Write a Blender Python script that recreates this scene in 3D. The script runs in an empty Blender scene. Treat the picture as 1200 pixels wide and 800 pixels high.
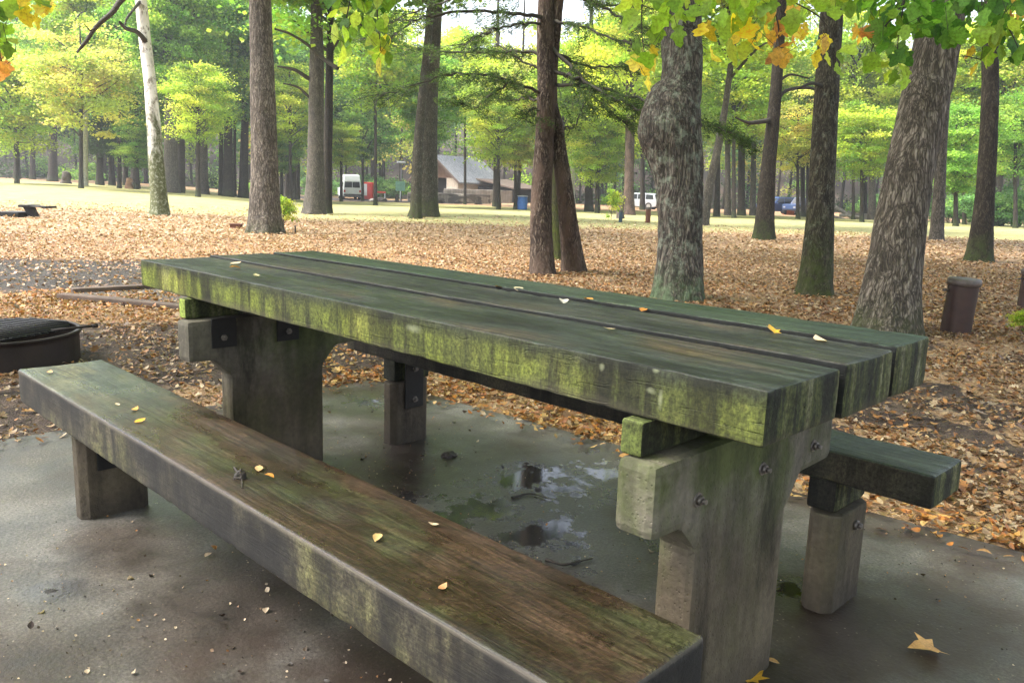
import bpy, bmesh, math, random
import numpy as np
from mathutils import Vector, Matrix
rng = np.random.default_rng(7)
random.seed(7)
R = math.radians
scn = bpy.context.scene
COL = scn.collection

# ------------------------------------------------------------------ camera model
F = 965.2; YAW = R(44.6); PITCH = R(10.5); ROLL = R(1.9)
CAM = np.array([0.603, -1.194, 1.0635])
fw = np.array([-math.sin(YAW)*math.cos(PITCH), math.cos(YAW)*math.cos(PITCH), -math.sin(PITCH)])
rt0 = np.array([math.cos(YAW), math.sin(YAW), 0.0]); up0 = np.cross(rt0, fw)
rt = math.cos(ROLL)*rt0 + math.sin(ROLL)*up0
up = -math.sin(ROLL)*rt0 + math.cos(ROLL)*up0
fh = np.array([-math.sin(YAW), math.cos(YAW)])      # horizontal forward
rh = np.array([math.cos(YAW), math.sin(YAW)])

def at(u, v, D):
    return CAM + D*(fw + rt*(u-600)/F - up*(v-400)/F)

def sstep(x, a, b):
    t = np.clip((x-a)/(b-a), 0, 1); return t*t*(3-2*t)

# ------------------------------------------------------------------ noise
def _hash(i, j, k, s):
    h = (i.astype(np.int64)*374761393 + j.astype(np.int64)*668265263 + k.astype(np.int64)*2147483647 + s*1274126177) & 0xffffffff
    h = ((h ^ (h >> 13)) * 1274126177) & 0xffffffff
    h = ((h ^ (h >> 16)) * 2246822519) & 0xffffffff
    return ((h ^ (h >> 15)) & 0xffffff)/float(0xffffff)
def vnoise(P, s=0):
    P = np.asarray(P, float); f = np.floor(P); t = P-f; t = t*t*(3-2*t); f = f.astype(np.int64)
    out = 0
    for dx in (0, 1):
        for dy in (0, 1):
            for dz in (0, 1):
                w = (t[:, 0] if dx else 1-t[:, 0])*(t[:, 1] if dy else 1-t[:, 1])*(t[:, 2] if dz else 1-t[:, 2])
                out = out + w*_hash(f[:, 0]+dx, f[:, 1]+dy, f[:, 2]+dz, s)
    return out*2-1
def fnoise(P, octv=4, s=0, lac=2.0, g=.5):
    P = np.asarray(P, float); a = 1; o = 0; n = 0
    for i in range(octv):
        o = o + a*vnoise(P, s+i*17); n += a; a *= g; P = P*lac
    return o/n

# ------------------------------------------------------------------ terrain
def height(x, y):
    x = np.asarray(x, float); y = np.asarray(y, float)
    dx = x-CAM[0]; dy = y-CAM[1]
    D = dx*fh[0]+dy*fh[1]; S = dx*rh[0]+dy*rh[1]
    s = S/np.maximum(D, 5)
    k = -.62 + 1.0*sstep(-s, .2, .55)
    z = k*sstep(D, 12, 85)
    r = np.hypot(dx, dy)
    hill = np.maximum(0, D-118)
    z = z + (hill**1.25)*.085*sstep(D, 118, 150)
    P = np.stack([x*.12, y*.12, 0*x], -1)
    z = z + .10*vnoise(P.reshape(-1, 3), 5).reshape(x.shape)*sstep(r, 9, 25)
    P = np.stack([x*1.3, y*1.3, 0*x], -1)
    z = z + (.012*vnoise(P.reshape(-1, 3), 9).reshape(x.shape)-.022)*(1-sstep(r, 20, 60)*.4)
    return z
def hgt(x, y): return float(height(np.array([x]), np.array([y]))[0])
def ground(u, v, flat=False):
    d = fw + rt*(u-600)/F - up*(v-400)/F
    t = -CAM[2]/d[2] if d[2] < -1e-4 else 150
    t = min(max(t, .5), 150)
    if flat: P = CAM+t*d; return P
    ts = np.linspace(1, 160, 3000); P = CAM[None]+ts[:, None]*d[None]
    below = np.where(P[:, 2] < height(P[:, 0], P[:, 1]))[0]
    return P[below[0]] if len(below) else P[-1]
def gp(u, D):
    v = 240
    for _ in range(12):
        P = at(u, v, D); v += (P[2]-hgt(P[0], P[1]))*F/D
    return at(u, v, D), v
def depth(P): return float((np.asarray(P)-CAM)@fw)
def topix(P):
    d = np.asarray(P, float)-CAM; z = d@fw
    return 600+F*(d@rt)/z, 400-F*(d@up)/z, z

# ------------------------------------------------------------------ object helpers
def tag(o, label=None, cat=None, group=None, kind=None):
    if label: o['label'] = label
    if cat: o['category'] = cat
    if group: o['group'] = group
    if kind: o['kind'] = kind
    return o
def empty(name, loc, label, cat, group=None, rz=0):
    o = bpy.data.objects.new(name, None); COL.objects.link(o)
    o.location = tuple(loc); o.rotation_euler = (0, 0, rz); o.empty_display_size = .2
    return tag(o, label, cat, group)
def link(name, me, parent=None, loc=None):
    o = bpy.data.objects.new(name, me); COL.objects.link(o)
    if parent: o.parent = parent
    if loc is not None: o.location = tuple(loc)
    return o
def fastmesh(name, V, Fc, mat, cols=None, smooth=False, uv=None):
    V = np.asarray(V, np.float32); Fc = np.asarray(Fc, np.int32)
    me = bpy.data.meshes.new(name); m, k = Fc.shape
    me.vertices.add(len(V)); me.vertices.foreach_set('co', V.ravel())
    me.loops.add(m*k); me.loops.foreach_set('vertex_index', Fc.ravel())
    me.polygons.add(m); me.polygons.foreach_set('loop_start', np.arange(0, m*k, k, dtype=np.int32))
    try: me.polygons.foreach_set('loop_total', np.full(m, k, np.int32))
    except Exception: pass
    me.update(calc_edges=True)
    if smooth: me.polygons.foreach_set('use_smooth', np.ones(m, bool))
    if cols is not None:
        a = me.color_attributes.new('Col', 'FLOAT_COLOR', 'POINT')
        c = np.ones((len(V), 4), np.float32); c[:, :cols.shape[1]] = cols
        a.data.foreach_set('color', c.ravel())
    if mat: me.materials.append(mat)
    return me
def pymesh(name, V, Fc, mat, smooth=False):
    me = bpy.data.meshes.new(name); me.from_pydata([tuple(map(float, v)) for v in V], [], Fc); me.update()
    if smooth:
        for p in me.polygons: p.use_smooth = True
    if mat: me.materials.append(mat)
    return me

class MB:
    """collects shapes into one mesh"""
    def __init__(s): s.bm = bmesh.new()
    def box(s, x0, x1, y0, y1, z0, z1, bev=0, M=None, seg=2):
        b = bmesh.new(); bmesh.ops.create_cube(b, size=1)
        for v in b.verts: v.co = Vector(((x0+x1)/2+v.co.x*(x1-x0), (y0+y1)/2+v.co.y*(y1-y0), (z0+z1)/2+v.co.z*(z1-z0)))
        if bev: bmesh.ops.bevel(b, geom=b.edges[:], offset=bev, segments=seg, affect='EDGES', profile=.6)
        return s.merge(b, M)
    def prism(s, pts, y0, y1, bev=0, M=None, axis='y'):
        """polygon in xz plane extruded in y"""
        b = bmesh.new()
        mk = {'y': lambda p, t: (p[0], t, p[1]), 'x': lambda p, t: (t, p[0], p[1]), 'z': lambda p, t: (p[0], p[1], t)}[axis]
        A = [b.verts.new(mk(p, y0)) for p in pts]; B = [b.verts.new(mk(p, y1)) for p in pts]
        n = len(pts); b.faces.new(A); b.faces.new(B[::-1])
        for i in range(n): b.faces.new((A[i], B[i], B[(i+1) % n], A[(i+1) % n]))
        bmesh.ops.recalc_face_normals(b, faces=b.faces[:])
        if bev: bmesh.ops.bevel(b, geom=b.edges[:], offset=bev, segments=2, affect='EDGES', profile=.6)
        return s.merge(b, M)
    def cyl(s, p0, p1, r0, r1=None, n=20, caps=True, M=None):
        r1 = r0 if r1 is None else r1
        p0 = Vector(p0); p1 = Vector(p1); d = p1-p0
        b = bmesh.new()
        bmesh.ops.create_cone(b, cap_ends=caps, segments=n, radius1=r0, radius2=r1, depth=d.length)
        q = Vector((0, 0, 1)).rotation_difference(d.normalized())
        bmesh.ops.transform(b, matrix=Matrix.Translation((p0+p1)/2) @ q.to_matrix().to_4x4(), verts=b.verts)
        for f in b.faces: f.smooth = len(f.verts) == 4
        return s.merge(b, M)
    def lathe(s, prof, n=48, M=None, close=False):
        b = bmesh.new(); rings = []
        for r, z in prof:
            rings.append([b.verts.new((r*math.cos(2*math.pi*i/n), r*math.sin(2*math.pi*i/n), z)) for i in range(n)])
        for a, c in zip(rings, rings[1:]):
            for i in range(n): b.faces.new((a[i], a[(i+1) % n], c[(i+1) % n], c[i])).smooth = True
        if close:
            b.faces.new(rings[-1]); b.faces.new(rings[0][::-1])
        return s.merge(b, M)
    def merge(s, b, M=None):
        if M is not None: bmesh.ops.transform(b, matrix=M, verts=b.verts)
        me = bpy.data.meshes.new('tmp'); b.to_mesh(me); b.free(); s.bm.from_mesh(me); bpy.data.meshes.remove(me)
        return s
    def build(s, name, mat, parent=None, loc=None):
        me = bpy.data.meshes.new(name); s.bm.to_mesh(me); s.bm.free()
        me.materials.append(mat)
        return link(name, me, parent, loc)

def tube(path, radii, n=10, squash=None, wob=0, seed=0, cap=True, flare=None):
    """returns V, F of a tube along path (numpy)"""
    path = np.asarray(path, float); m = len(path)
    T = np.gradient(path, axis=0); T /= np.linalg.norm(T, axis=1)[:, None]+1e-9
    ref = np.array([1., 0, 0]) if abs(T[0][0]) < .8 else np.array([0, 1., 0])
    V = []
    a = np.linspace(0, 2*np.pi, n, endpoint=False)
    for i in range(m):
        t = T[i]; x = ref-t*(ref@t); x /= np.linalg.norm(x); y = np.cross(t, x); ref = x
        r = radii[i]
        rr = np.full(n, r)
        if wob:
            rr = r*(1+wob*vnoise(np.stack([np.cos(a)*1.3, np.sin(a)*1.3, np.full(n, i*.35)], -1)+seed*3.1, seed))
        V.append(path[i]+rr[:, None]*(np.cos(a)[:, None]*x+np.sin(a)[:, None]*y))
    V = np.concatenate(V)
    i, j = np.meshgrid(np.arange(m-1), np.arange(n), indexing='ij')
    Fq = np.stack([i*n+j, i*n+(j+1) % n, (i+1)*n+(j+1) % n, (i+1)*n+j], -1).reshape(-1, 4)
    return V, Fq
def joinVF(lst):
    V = []; Fc = []; o = 0
    for v, f in lst:
        V.append(v); Fc.append(f+o); o += len(v)
    return np.concatenate(V), np.concatenate(Fc)
def smoothpath(pts, n):
    """Catmull-Rom"""
    P = np.asarray(pts, float)
    if len(P) == 2: return P[0]+(P[1]-P[0])*np.linspace(0, 1, n)[:, None]
    P = np.vstack([2*P[0]-P[1], P, 2*P[-1]-P[-2]])
    segs = len(P)-3; ts = np.linspace(0, segs-1e-6, n); out = []
    for t in ts:
        i = int(t); u = t-i; a, b, c, d = P[i:i+4]
        out.append(.5*((2*b)+(-a+c)*u+(2*a-5*b+4*c-d)*u*u+(-a+3*b-3*c+d)*u**3))
    return np.array(out)

# ------------------------------------------------------------------ material helpers
class MT:
    def __init__(s, name):
        s.m = bpy.data.materials.new(name); s.m.use_nodes = True; s.t = s.m.node_tree
        for n in list(s.t.nodes): s.t.nodes.remove(n)
        s.out = s.t.nodes.new('ShaderNodeOutputMaterial')
    def n(s, kind, inp=None, **props):
        nd = s.t.nodes.new('ShaderNode'+kind)
        for k, v in props.items(): setattr(nd, k, v)
        for k, v in (inp or {}).items():
            sk = nd.inputs[k]
            if hasattr(v, 'links') or isinstance(v, bpy.types.NodeSocket): s.t.links.new(v, sk)
            else:
                if hasattr(sk.default_value, '__len__') and not hasattr(v, '__len__'): v = (v,)*len(sk.default_value)
                if hasattr(v, '__len__') and len(v) == 3 and len(sk.default_value) == 4: v = (*v, 1)
                sk.default_value = v
        return nd
    def co(s, which='Object'): return s.n('TexCoord').outputs[which]
    def map(s, vec, scale=(1, 1, 1), loc=(0, 0, 0), rot=(0, 0, 0)):
        return s.n('Mapping', {'Vector': vec, 'Scale': scale, 'Location': loc, 'Rotation': rot}).outputs[0]
    def noise(s, vec, scale=5, detail=4, rough=.55, dist=0, color=False):
        nd = s.n('TexNoise', {'Vector': vec, 'Scale': scale, 'Detail': detail, 'Roughness': rough, 'Distortion': dist})
        return nd.outputs[1 if color else 0]
    def vor(s, vec, scale=5, feature='F1', out=0, rnd=1):
        return s.n('TexVoronoi', {'Vector': vec, 'Scale': scale, 'Randomness': rnd}, feature=feature).outputs[out]
    def ramp(s, fac, stops, interp='LINEAR'):
        nd = s.n('ValToRGB', {'Fac': fac}); cr = nd.color_ramp; cr.interpolation = interp
        while len(cr.elements) > 1: cr.elements.remove(cr.elements[0])
        for i, (p, c) in enumerate(stops):
            e = cr.elements[0] if i == 0 else cr.elements.new(p)
            e.position = p; c = c if hasattr(c, '__len__') else (c, c, c); e.color = (*c[:3], 1)
        return nd.outputs[0]
    def mix(s, f, a, b, mode='MIX'):
        nd = s.t.nodes.new('ShaderNodeMix'); nd.data_type = 'RGBA'; nd.blend_type = mode
        for sk, v in ((nd.inputs[0], f), (nd.inputs[6], a), (nd.inputs[7], b)):
            if isinstance(v, bpy.types.NodeSocket): s.t.links.new(v, sk)
            elif sk == nd.inputs[0]: sk.default_value = v
            else: sk.default_value = (*(v if hasattr(v, '__len__') else (v, v, v)), 1)[:4]
        return nd.outputs[2]
    def math(s, op, a, b=0.5, clamp=False):
        nd = s.n('Math', operation=op); nd.use_clamp = clamp
        for sk, v in ((nd.inputs[0], a), (nd.inputs[1], b)):
            if isinstance(v, bpy.types.NodeSocket): s.t.links.new(v, sk)
            else: sk.default_value = v
        return nd.outputs[0]
    def sep(s, v):
        return s.n('SeparateXYZ', {0: v}).outputs
    def bump(s, h, strength=.5, dist=.01, normal=None):
        d = {'Height': h, 'Strength': strength, 'Distance': dist}
        if normal: d['Normal'] = normal
        return s.n('Bump', d).outputs[0]
    def pbr(s, color, rough=.6, normal=None, spec=.5, metal=0, coat=0, coat_rough=.1):
        d = {'Base Color': color, 'Roughness': rough, 'Specular IOR Level': spec, 'Metallic': metal, 'Coat Weight': coat, 'Coat Roughness': coat_rough}
        if normal: d['Normal'] = normal
        b = s.n('BsdfPrincipled', d); s.t.links.new(b.outputs[0], s.out.inputs[0]); s.b = b
        return s.m

def simple(name, col, rough=.6, metal=0, var=.25, scale=8, bump=.2, spec=.5):
    m = MT(name); c = m.co()
    f = m.noise(c, scale, 6, .65)
    dark = tuple(x*(1-var) for x in col); lite = tuple(min(1, x*(1+var)) for x in col)
    color = m.ramp(f, [(.3, dark), (.7, lite)])
    return m.pbr(color, rough, m.bump(m.noise(c, scale*6, 3), bump, .004), spec, metal)

# wet weathered timber: tops and vertical sides carry different growth
def wood(name, top, side, streak=.6, wet=.3, offs=0, edgez=.76, inner=False, drips=()):
    m = MT(name); c = m.co(); loc = (offs, offs*1.7, offs*.6)
    nz = m.math('ABSOLUTE', m.sep(m.co('Normal'))[2]); istop = m.ramp(nz, [(.45, 0), (.75, 1)])
    ny = m.math('ABSOLUTE', m.sep(m.co('Normal'))[0]); isend = m.ramp(ny, [(.55, 0), (.8, 1)])
    warp = m.noise(m.map(c, (1.2, 6, 6), loc), 1.5, 3)
    cw = m.n('VectorMath', {0: c, 1: m.n('CombineXYZ', {1: m.math('MULTIPLY', warp, .05), 2: m.math('MULTIPLY', warp, .03)}).outputs[0]}, operation='ADD').outputs[0]
    grain = m.noise(m.map(cw, (1.0, 42, 42), loc), 2.2, 8, .7)
    grain2 = m.noise(m.map(cw, (2.2, 130, 130), loc), 2.0, 5, .7)
    crack = m.noise(m.map(cw, (.55, 26, 26), loc), 2.0, 2, .5)
    crackm = m.ramp(m.math('ABSOLUTE', m.math('SUBTRACT', crack, .5)), [(0.0, 1), (.012, 0)])
    big = m.noise(m.map(c, (1.0, 2.6, 2.6), loc), 2.1, 6, .62)
    tcol = m.ramp(big, top)
    tcol = m.mix(.75, tcol, m.ramp(grain, [(.36, (.2,)*3), (.5, (.9,)*3), (.64, (2.0,)*3)]), 'MULTIPLY')
    tcol = m.mix(.6, tcol, m.ramp(grain2, [(.36, (.35,)*3), (.5, (1.,)*3), (.64, (1.8,)*3)]), 'MULTIPLY')
    tcol = m.mix(m.math('MULTIPLY', crackm, .8), tcol, (.006, .006, .005))
    # vertical run-off streaks on the sides
    st = m.noise(m.map(c, (9, 9, .9), loc), 1.6, 7, .68)
    st2 = m.noise(m.map(c, (1.6, 1.6, 1.1), loc), 1.5, 4, .6)
    scol = m.ramp(st2, side)
    scol = m.mix(streak, scol, m.ramp(st, [(.40, (.10, .10, .10)), (.46, (.6, .6, .56)), (.53, (1.2,)*3), (.64, (1.9, 1.9, 1.6))]), 'MULTIPLY')
    scol = m.mix(.3, scol, m.ramp(grain, [(.3, (.5,)*3), (.7, (1.4,)*3)]), 'MULTIPLY')
    vc = m.noise(m.map(c, (34, 34, .35), loc), 1.4, 2, .5)
    vcm = m.ramp(m.math('ABSOLUTE', m.math('SUBTRACT', vc, .5)), [(0.0, 1), (.006, 0)])
    scol = m.mix(m.math('MULTIPLY', vcm, .55), scol, (.01, .012, .008))
    lng = m.noise(m.map(c, (1, 1, .2), loc), 1.1, 3, .5)
    scol = m.mix(m.ramp(lng, [(.40, .75), (.56, 0)]), scol, (.030, .032, .018))
    zz = m.math('ADD', m.sep(c)[2], m.math('MULTIPLY', m.math('SUBTRACT', st, .5), .12))
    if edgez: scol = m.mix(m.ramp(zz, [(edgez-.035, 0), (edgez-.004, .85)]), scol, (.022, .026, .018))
    ste = m.noise(m.map(c, (16, 16, 1.1), loc), 1.5, 6, .65)
    ecol = m.ramp(m.math('ADD', m.math('MULTIPLY', ste, .75), m.math('MULTIPLY', st2, .25)), [(.40, (.006, .007, .005)), (.47, (.020, .024, .012)), (.52, (.060, .070, .020)), (.57, (.10, .10, .05)), (.63, (.17, .17, .11))])
    ecol = m.mix(.6, ecol, m.ramp(m.noise(m.map(c, (1, 60, 60), loc), 1.5, 3), [(.35, (.5,)*3), (.65, (1.5,)*3)]), 'MULTIPLY')
    scol = m.mix(m.math('MULTIPLY', isend, .92), scol, ecol)
    if inner:  # plank faces along the gaps painted near-black for gap shade and grime
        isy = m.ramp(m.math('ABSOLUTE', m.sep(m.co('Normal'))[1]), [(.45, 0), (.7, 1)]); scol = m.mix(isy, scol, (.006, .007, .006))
    drip = m.ramp(m.noise(m.map(c, (5, 5, .5), (3+offs, 0, 0)), 1.3, 6, .7), [(.50, 0), (.60, .85)])
    scol = m.mix(m.math('MULTIPLY', drip, m.math('SUBTRACT', 1.0, isend)), scol, m.mix(1.0, scol, (.22, .20, .24), 'MULTIPLY'))
    sk = m.noise(m.map(c, (1, 1, .8), loc), 130, 5, .75); blot = m.noise(m.map(c, (1, 1.6, 1.0), loc), 17, 7, .78)
    scol = m.mix(.9, scol, m.ramp(sk, [(.36, (.35,)*3), (.5, (1.,)*3), (.64, (1.75,)*3)]), 'MULTIPLY')
    scol = m.mix(m.ramp(blot, [(.52, 0), (.60, .7)]), scol, m.mix(1.0, scol, (.40, .36, .34), 'MULTIPLY'))
    scol = m.mix(m.ramp(blot, [(.36, .6), (.43, 0)]), scol, m.mix(1.0, scol, (1.5, 1.35, 1.5), 'MULTIPLY'))
    tcol = m.mix(.75, tcol, m.ramp(sk, [(.36, (.4,)*3), (.5, (1.,)*3), (.64, (1.8,)*3)]), 'MULTIPLY')
    tcol = m.mix(m.ramp(blot, [(.54, 0), (.62, .7)]), tcol, m.mix(1.0, tcol, (.35, .33, .33), 'MULTIPLY'))
    if drips:
        for (dx_, dz_, wx_, wz_) in drips:
            q = m.map(c, (1/wx_, 0, 1/wz_), (-dx_/wx_, 0, -dz_/wz_)); dd = m.n('VectorMath', {0: q}, operation='LENGTH').outputs['Value']
            dd = m.math('ADD', dd, m.math('MULTIPLY', m.math('SUBTRACT', m.noise(c, 70, 3), .5), 1.2))
            scol = m.mix(m.ramp(dd, [(.2, .42), (1.0, 0)]), scol, (.33, .35, .22))
    col = m.mix(istop, scol, tcol)
    h = m.math('ADD', m.math('MULTIPLY', grain, .6), m.math('MULTIPLY', grain2, .35))
    h = m.math('SUBTRACT', h, m.math('MULTIPLY', crackm, 1.2)); h = m.math('ADD', h, m.math('MULTIPLY', sk, .5))
    h = m.math('ADD', h, m.math('MULTIPLY', m.noise(c, 9, 4), .5))
    nrm = m.bump(h, .55, .0035)
    wetn = m.noise(m.map(c, (1.4, 4, 4), loc), 2.2, 5, .65)
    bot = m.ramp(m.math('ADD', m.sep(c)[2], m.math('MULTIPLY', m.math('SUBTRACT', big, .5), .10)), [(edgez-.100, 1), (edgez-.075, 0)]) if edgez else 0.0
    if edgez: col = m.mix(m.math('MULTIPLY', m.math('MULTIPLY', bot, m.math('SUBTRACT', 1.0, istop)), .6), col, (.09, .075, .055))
    rt_ = m.ramp(wetn, [(.35, wet), (.62, wet+.34)]); rs = .8
    rough = m.mix(istop, (rs,)*3, rt_)
    return m.pbr(col, rough, nrm, .38)

def concrete(name, base, moss, wetdark=.5, scale=1.0):
    m = MT(name); c = m.co()
    n1 = m.noise(c, 3.2, 7, .65); n2 = m.noise(c, 60, 4, .6); n3 = m.noise(m.map(c, (6, 6, .9)), 2.4, 5, .6)
    col = m.ramp(n1, [(.28, tuple(x*.55 for x in base)), (.5, base), (.72, tuple(x*1.35 for x in base))])
    mm = m.ramp(m.noise(m.map(c, (1, 1, .7), (3.3, 0, 1)), 3.1, 6, .68), [(.46, 0), (.60, 1)])
    z = m.sep(c)[2]
    up_ = m.ramp(z, [(.05, .15), (.55, 1)])
    col = m.mix(m.math('MULTIPLY', m.math('MULTIPLY', mm, up_), .85), col, moss)
    col = m.mix(.6, col, m.ramp(n3, [(.38, (.45,)*3), (.55, (1,)*3), (.7, (1.3,)*3)]), 'MULTIPLY')
    col = m.mix(m.ramp(m.math('ADD', z, m.math('MULTIPLY', m.math('SUBTRACT', n1, .5), .5)), [(.25, .75), (.48, 0)]), col, m.mix(1.0, col, (.74, .62, .54), 'MULTIPLY'))
    blk = m.ramp(m.noise(m.map(c, (2.5, 2.5, .8), (8, 1, 2)), 2.6, 6, .7), [(.55, 0), (.66, .8)])
    col = m.mix(blk, col, m.mix(1.0, col, (.28, .27, .24), 'MULTIPLY'))
    splash = m.ramp(m.math('ADD', z, m.math('MULTIPLY', n1, .10)), [(.05, 1), (.16, 0)])
    col = m.mix(m.math('MULTIPLY', splash, .7), col, (.035, .028, .022))
    pit = m.math('MULTIPLY', m.ramp(m.vor(c, 95), [(.10, 0), (.26, 1)]), m.ramp(m.vor(c, 38), [(.10, .2), (.2, 1)]))
    col = m.mix(m.math('MULTIPLY', m.math('SUBTRACT', 1.0, pit), .12), col, m.mix(1.0, col, (.35,)*3, 'MULTIPLY'))
    col = m.mix(.35, col, m.ramp(n2, [(.3, (.5,)*3), (.7, (1.5,)*3)]), 'MULTIPLY')
    h = m.math('ADD', m.math('MULTIPLY', n2, .5), m.math('ADD', m.math('MULTIPLY', pit, .22), m.math('MULTIPLY', n1, 1.2)))
    return m.pbr(col, .8, m.bump(h, .8, .006), .3)

def bark(name, dark, lite, freq=1.0, moss=None, mossz=1.5, lichen=0, smooth=0, red=None):
    m = MT(name); c = m.co()
    wc = m.n('VectorMath', {0: c, 1: m.n('VectorMath', {0: m.noise(c, 2.5*freq, 3, .5, color=True), 'Scale': .12}, operation='SCALE').outputs[0]}, operation='ADD').outputs[0]
    v = m.vor(m.map(wc, (1, 1, .17)), 46*freq, 'DISTANCE_TO_EDGE')
    fis = m.ramp(v, [(.0, 0), (.14, .75), (.4, 1)])
    n1 = m.noise(m.map(c, (1, 1, .3)), 38*freq, 5, .7)
    rn = m.ramp(m.math('ABSOLUTE', m.math('SUBTRACT', m.noise(m.map(wc, (1, 1, .12)), 22*freq, 4, .6, .6), .5)), [(.0, 0), (.05, .7), (.14, 1)])
    fis = m.math('MULTIPLY', m.math('ADD', m.math('MULTIPLY', fis, .55), .45), rn)
    n2 = m.noise(c, 2.2, 5, .6)
    f = m.math('MULTIPLY', fis, m.math('ADD', m.math('MULTIPLY', n1, .9), .25), True)
    col = m.ramp(f, [(.0, tuple(x*.35 for x in dark)), (.35, dark), (.8, lite)])
    col = m.mix(.7, col, m.ramp(n2, [(.3, (.6,)*3), (.7, (1.35,)*3)]), 'MULTIPLY')
    if red:
        col = m.mix(m.ramp(m.noise(m.map(c, (1, 1, .4)), 4, 4), [(.45, 0), (.62, .8)]), col, red)
    if lichen:
        lm = m.ramp(m.noise(c, 9, 8, .8), [(.60-lichen*.10, 0), (.70-lichen*.10, .75)])
        lm = m.math('MULTIPLY', lm, m.ramp(n1, [(.35, .2), (.6, 1)]))
        col = m.mix(lm, col, (.27, .31, .24))
    if moss:
        z = m.sep(c)[2]
        mz = m.ramp(m.math('DIVIDE', m.math('ADD', z, m.math('MULTIPLY', m.noise(c, 3, 5), mossz*1.1)), mossz*2.0), [(.32, 1), (.62, 0)])
        mm = m.math('MULTIPLY', mz, m.ramp(m.noise(c, 9, 6, .7), [(.38, .1), (.58, .95)]))
        col = m.mix(mm, col, moss)
    h = m.math('ADD', m.math('MULTIPLY', f, 1.0), m.math('MULTIPLY', n1, .3))
    return m.pbr(col, .85, m.bump(h, .9*(1-smooth), .022/freq), .3)

def leafmat(name, gloss=.5, trans=.45, tintfac=1.0):
    m = MT(name)
    a = m.n('Attribute', attribute_name='Col').outputs[0]
    oi = m.n('ObjectInfo').outputs['Random']
    bl = m.noise(m.co('Object'), 55, 4, .7); a = m.mix(.8, a, m.ramp(bl, [(.34, (.62, .55, .5)), (.5, (1.,)*3), (.66, (1.35, 1.3, 1.2))]), 'MULTIPLY')
    col = m.mix(.5, a, m.ramp(oi, [(0, (.8, .85, .8)), (.5, (1.0, 1.0, 1.0)), (1, (1.25, 1.15, 1.1))]), 'MULTIPLY')
    b = m.n('BsdfPrincipled', {'Base Color': col, 'Roughness': gloss, 'Specular IOR Level': .35})
    tcol = m.mix(1.0, col, (1.25, 1.35, .75), 'MULTIPLY')
    t = m.n('BsdfTranslucent', {'Color': tcol})
    mx = m.n('MixShader', {0: trans, 1: b.outputs[0], 2: t.outputs[0]})
    m.t.links.new(mx.outputs[0], m.out.inputs[0])
    return m.m

M = {}
def ony(u, v, y=0.0):
    d = fw + rt*(u-600)/F - up*(v-400)/F; t = (y-CAM[1])/d[1]; P = CAM+t*d; return P[0], P[2]
DRIPS = [(*ony(774, 468), .006, .022), (*ony(769, 433), .009, .007), (*ony(705, 430), .008, .009), (*ony(763, 458), .012, .007), (*ony(485, 385), .035, .012)]
M['leaf'] = leafmat('leaf_green', .5, .58)
M['litterleaf'] = leafmat('leaf_dead', .5, .12)
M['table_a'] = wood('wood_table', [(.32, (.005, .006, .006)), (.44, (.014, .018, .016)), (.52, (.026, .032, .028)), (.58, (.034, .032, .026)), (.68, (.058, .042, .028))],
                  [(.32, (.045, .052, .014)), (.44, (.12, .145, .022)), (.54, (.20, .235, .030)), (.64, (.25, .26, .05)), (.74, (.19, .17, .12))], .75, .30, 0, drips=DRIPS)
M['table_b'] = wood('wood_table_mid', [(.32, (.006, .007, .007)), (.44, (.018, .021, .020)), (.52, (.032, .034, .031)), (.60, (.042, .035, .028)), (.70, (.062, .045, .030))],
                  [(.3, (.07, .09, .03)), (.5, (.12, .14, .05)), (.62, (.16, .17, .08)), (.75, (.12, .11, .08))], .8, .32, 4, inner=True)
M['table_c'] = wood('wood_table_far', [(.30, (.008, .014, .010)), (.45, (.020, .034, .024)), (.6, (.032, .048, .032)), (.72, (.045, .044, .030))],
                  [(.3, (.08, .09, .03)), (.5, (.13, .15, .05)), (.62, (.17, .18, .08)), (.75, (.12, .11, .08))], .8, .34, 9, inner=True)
M['joist'] = wood('wood_joist', [(.3, (.08, .10, .03)), (.7, (.13, .15, .04))],
                  [(.3, (.14, .18, .035)), (.5, (.22, .28, .05)), (.7, (.28, .33, .09))], .5, .5, 2, edgez=None)
M['darkwood'] = wood('wood_dark_block', [(.3, (.02, .018, .014)), (.7, (.035, .03, .022))],
                  [(.3, (.015, .014, .012)), (.7, (.03, .026, .02))], .6, .5, 6, edgez=None)
M['bench_far'] = wood('wood_bench_far', [(.3, (.008, .012, .012)), (.5, (.024, .034, .034)), (.7, (.038, .042, .032))],
                  [(.3, (.018, .016, .012)), (.5, (.030, .026, .018)), (.7, (.055, .045, .025))], .6, .30, 3, edgez=None)
M['conc_table'] = concrete('concrete_table', (.150, .134, .102), (.070, .092, .020))
M['conc_bench'] = concrete('concrete_bench', (.135, .120, .092), (.075, .09, .03))
M['bolt'] = simple('bolt_metal', (.19, .17, .15), .5, .7, .4, 60)
M['rust'] = simple('steel_plate_dark', (.012, .011, .010), .6, .2, .4, 20)

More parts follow.
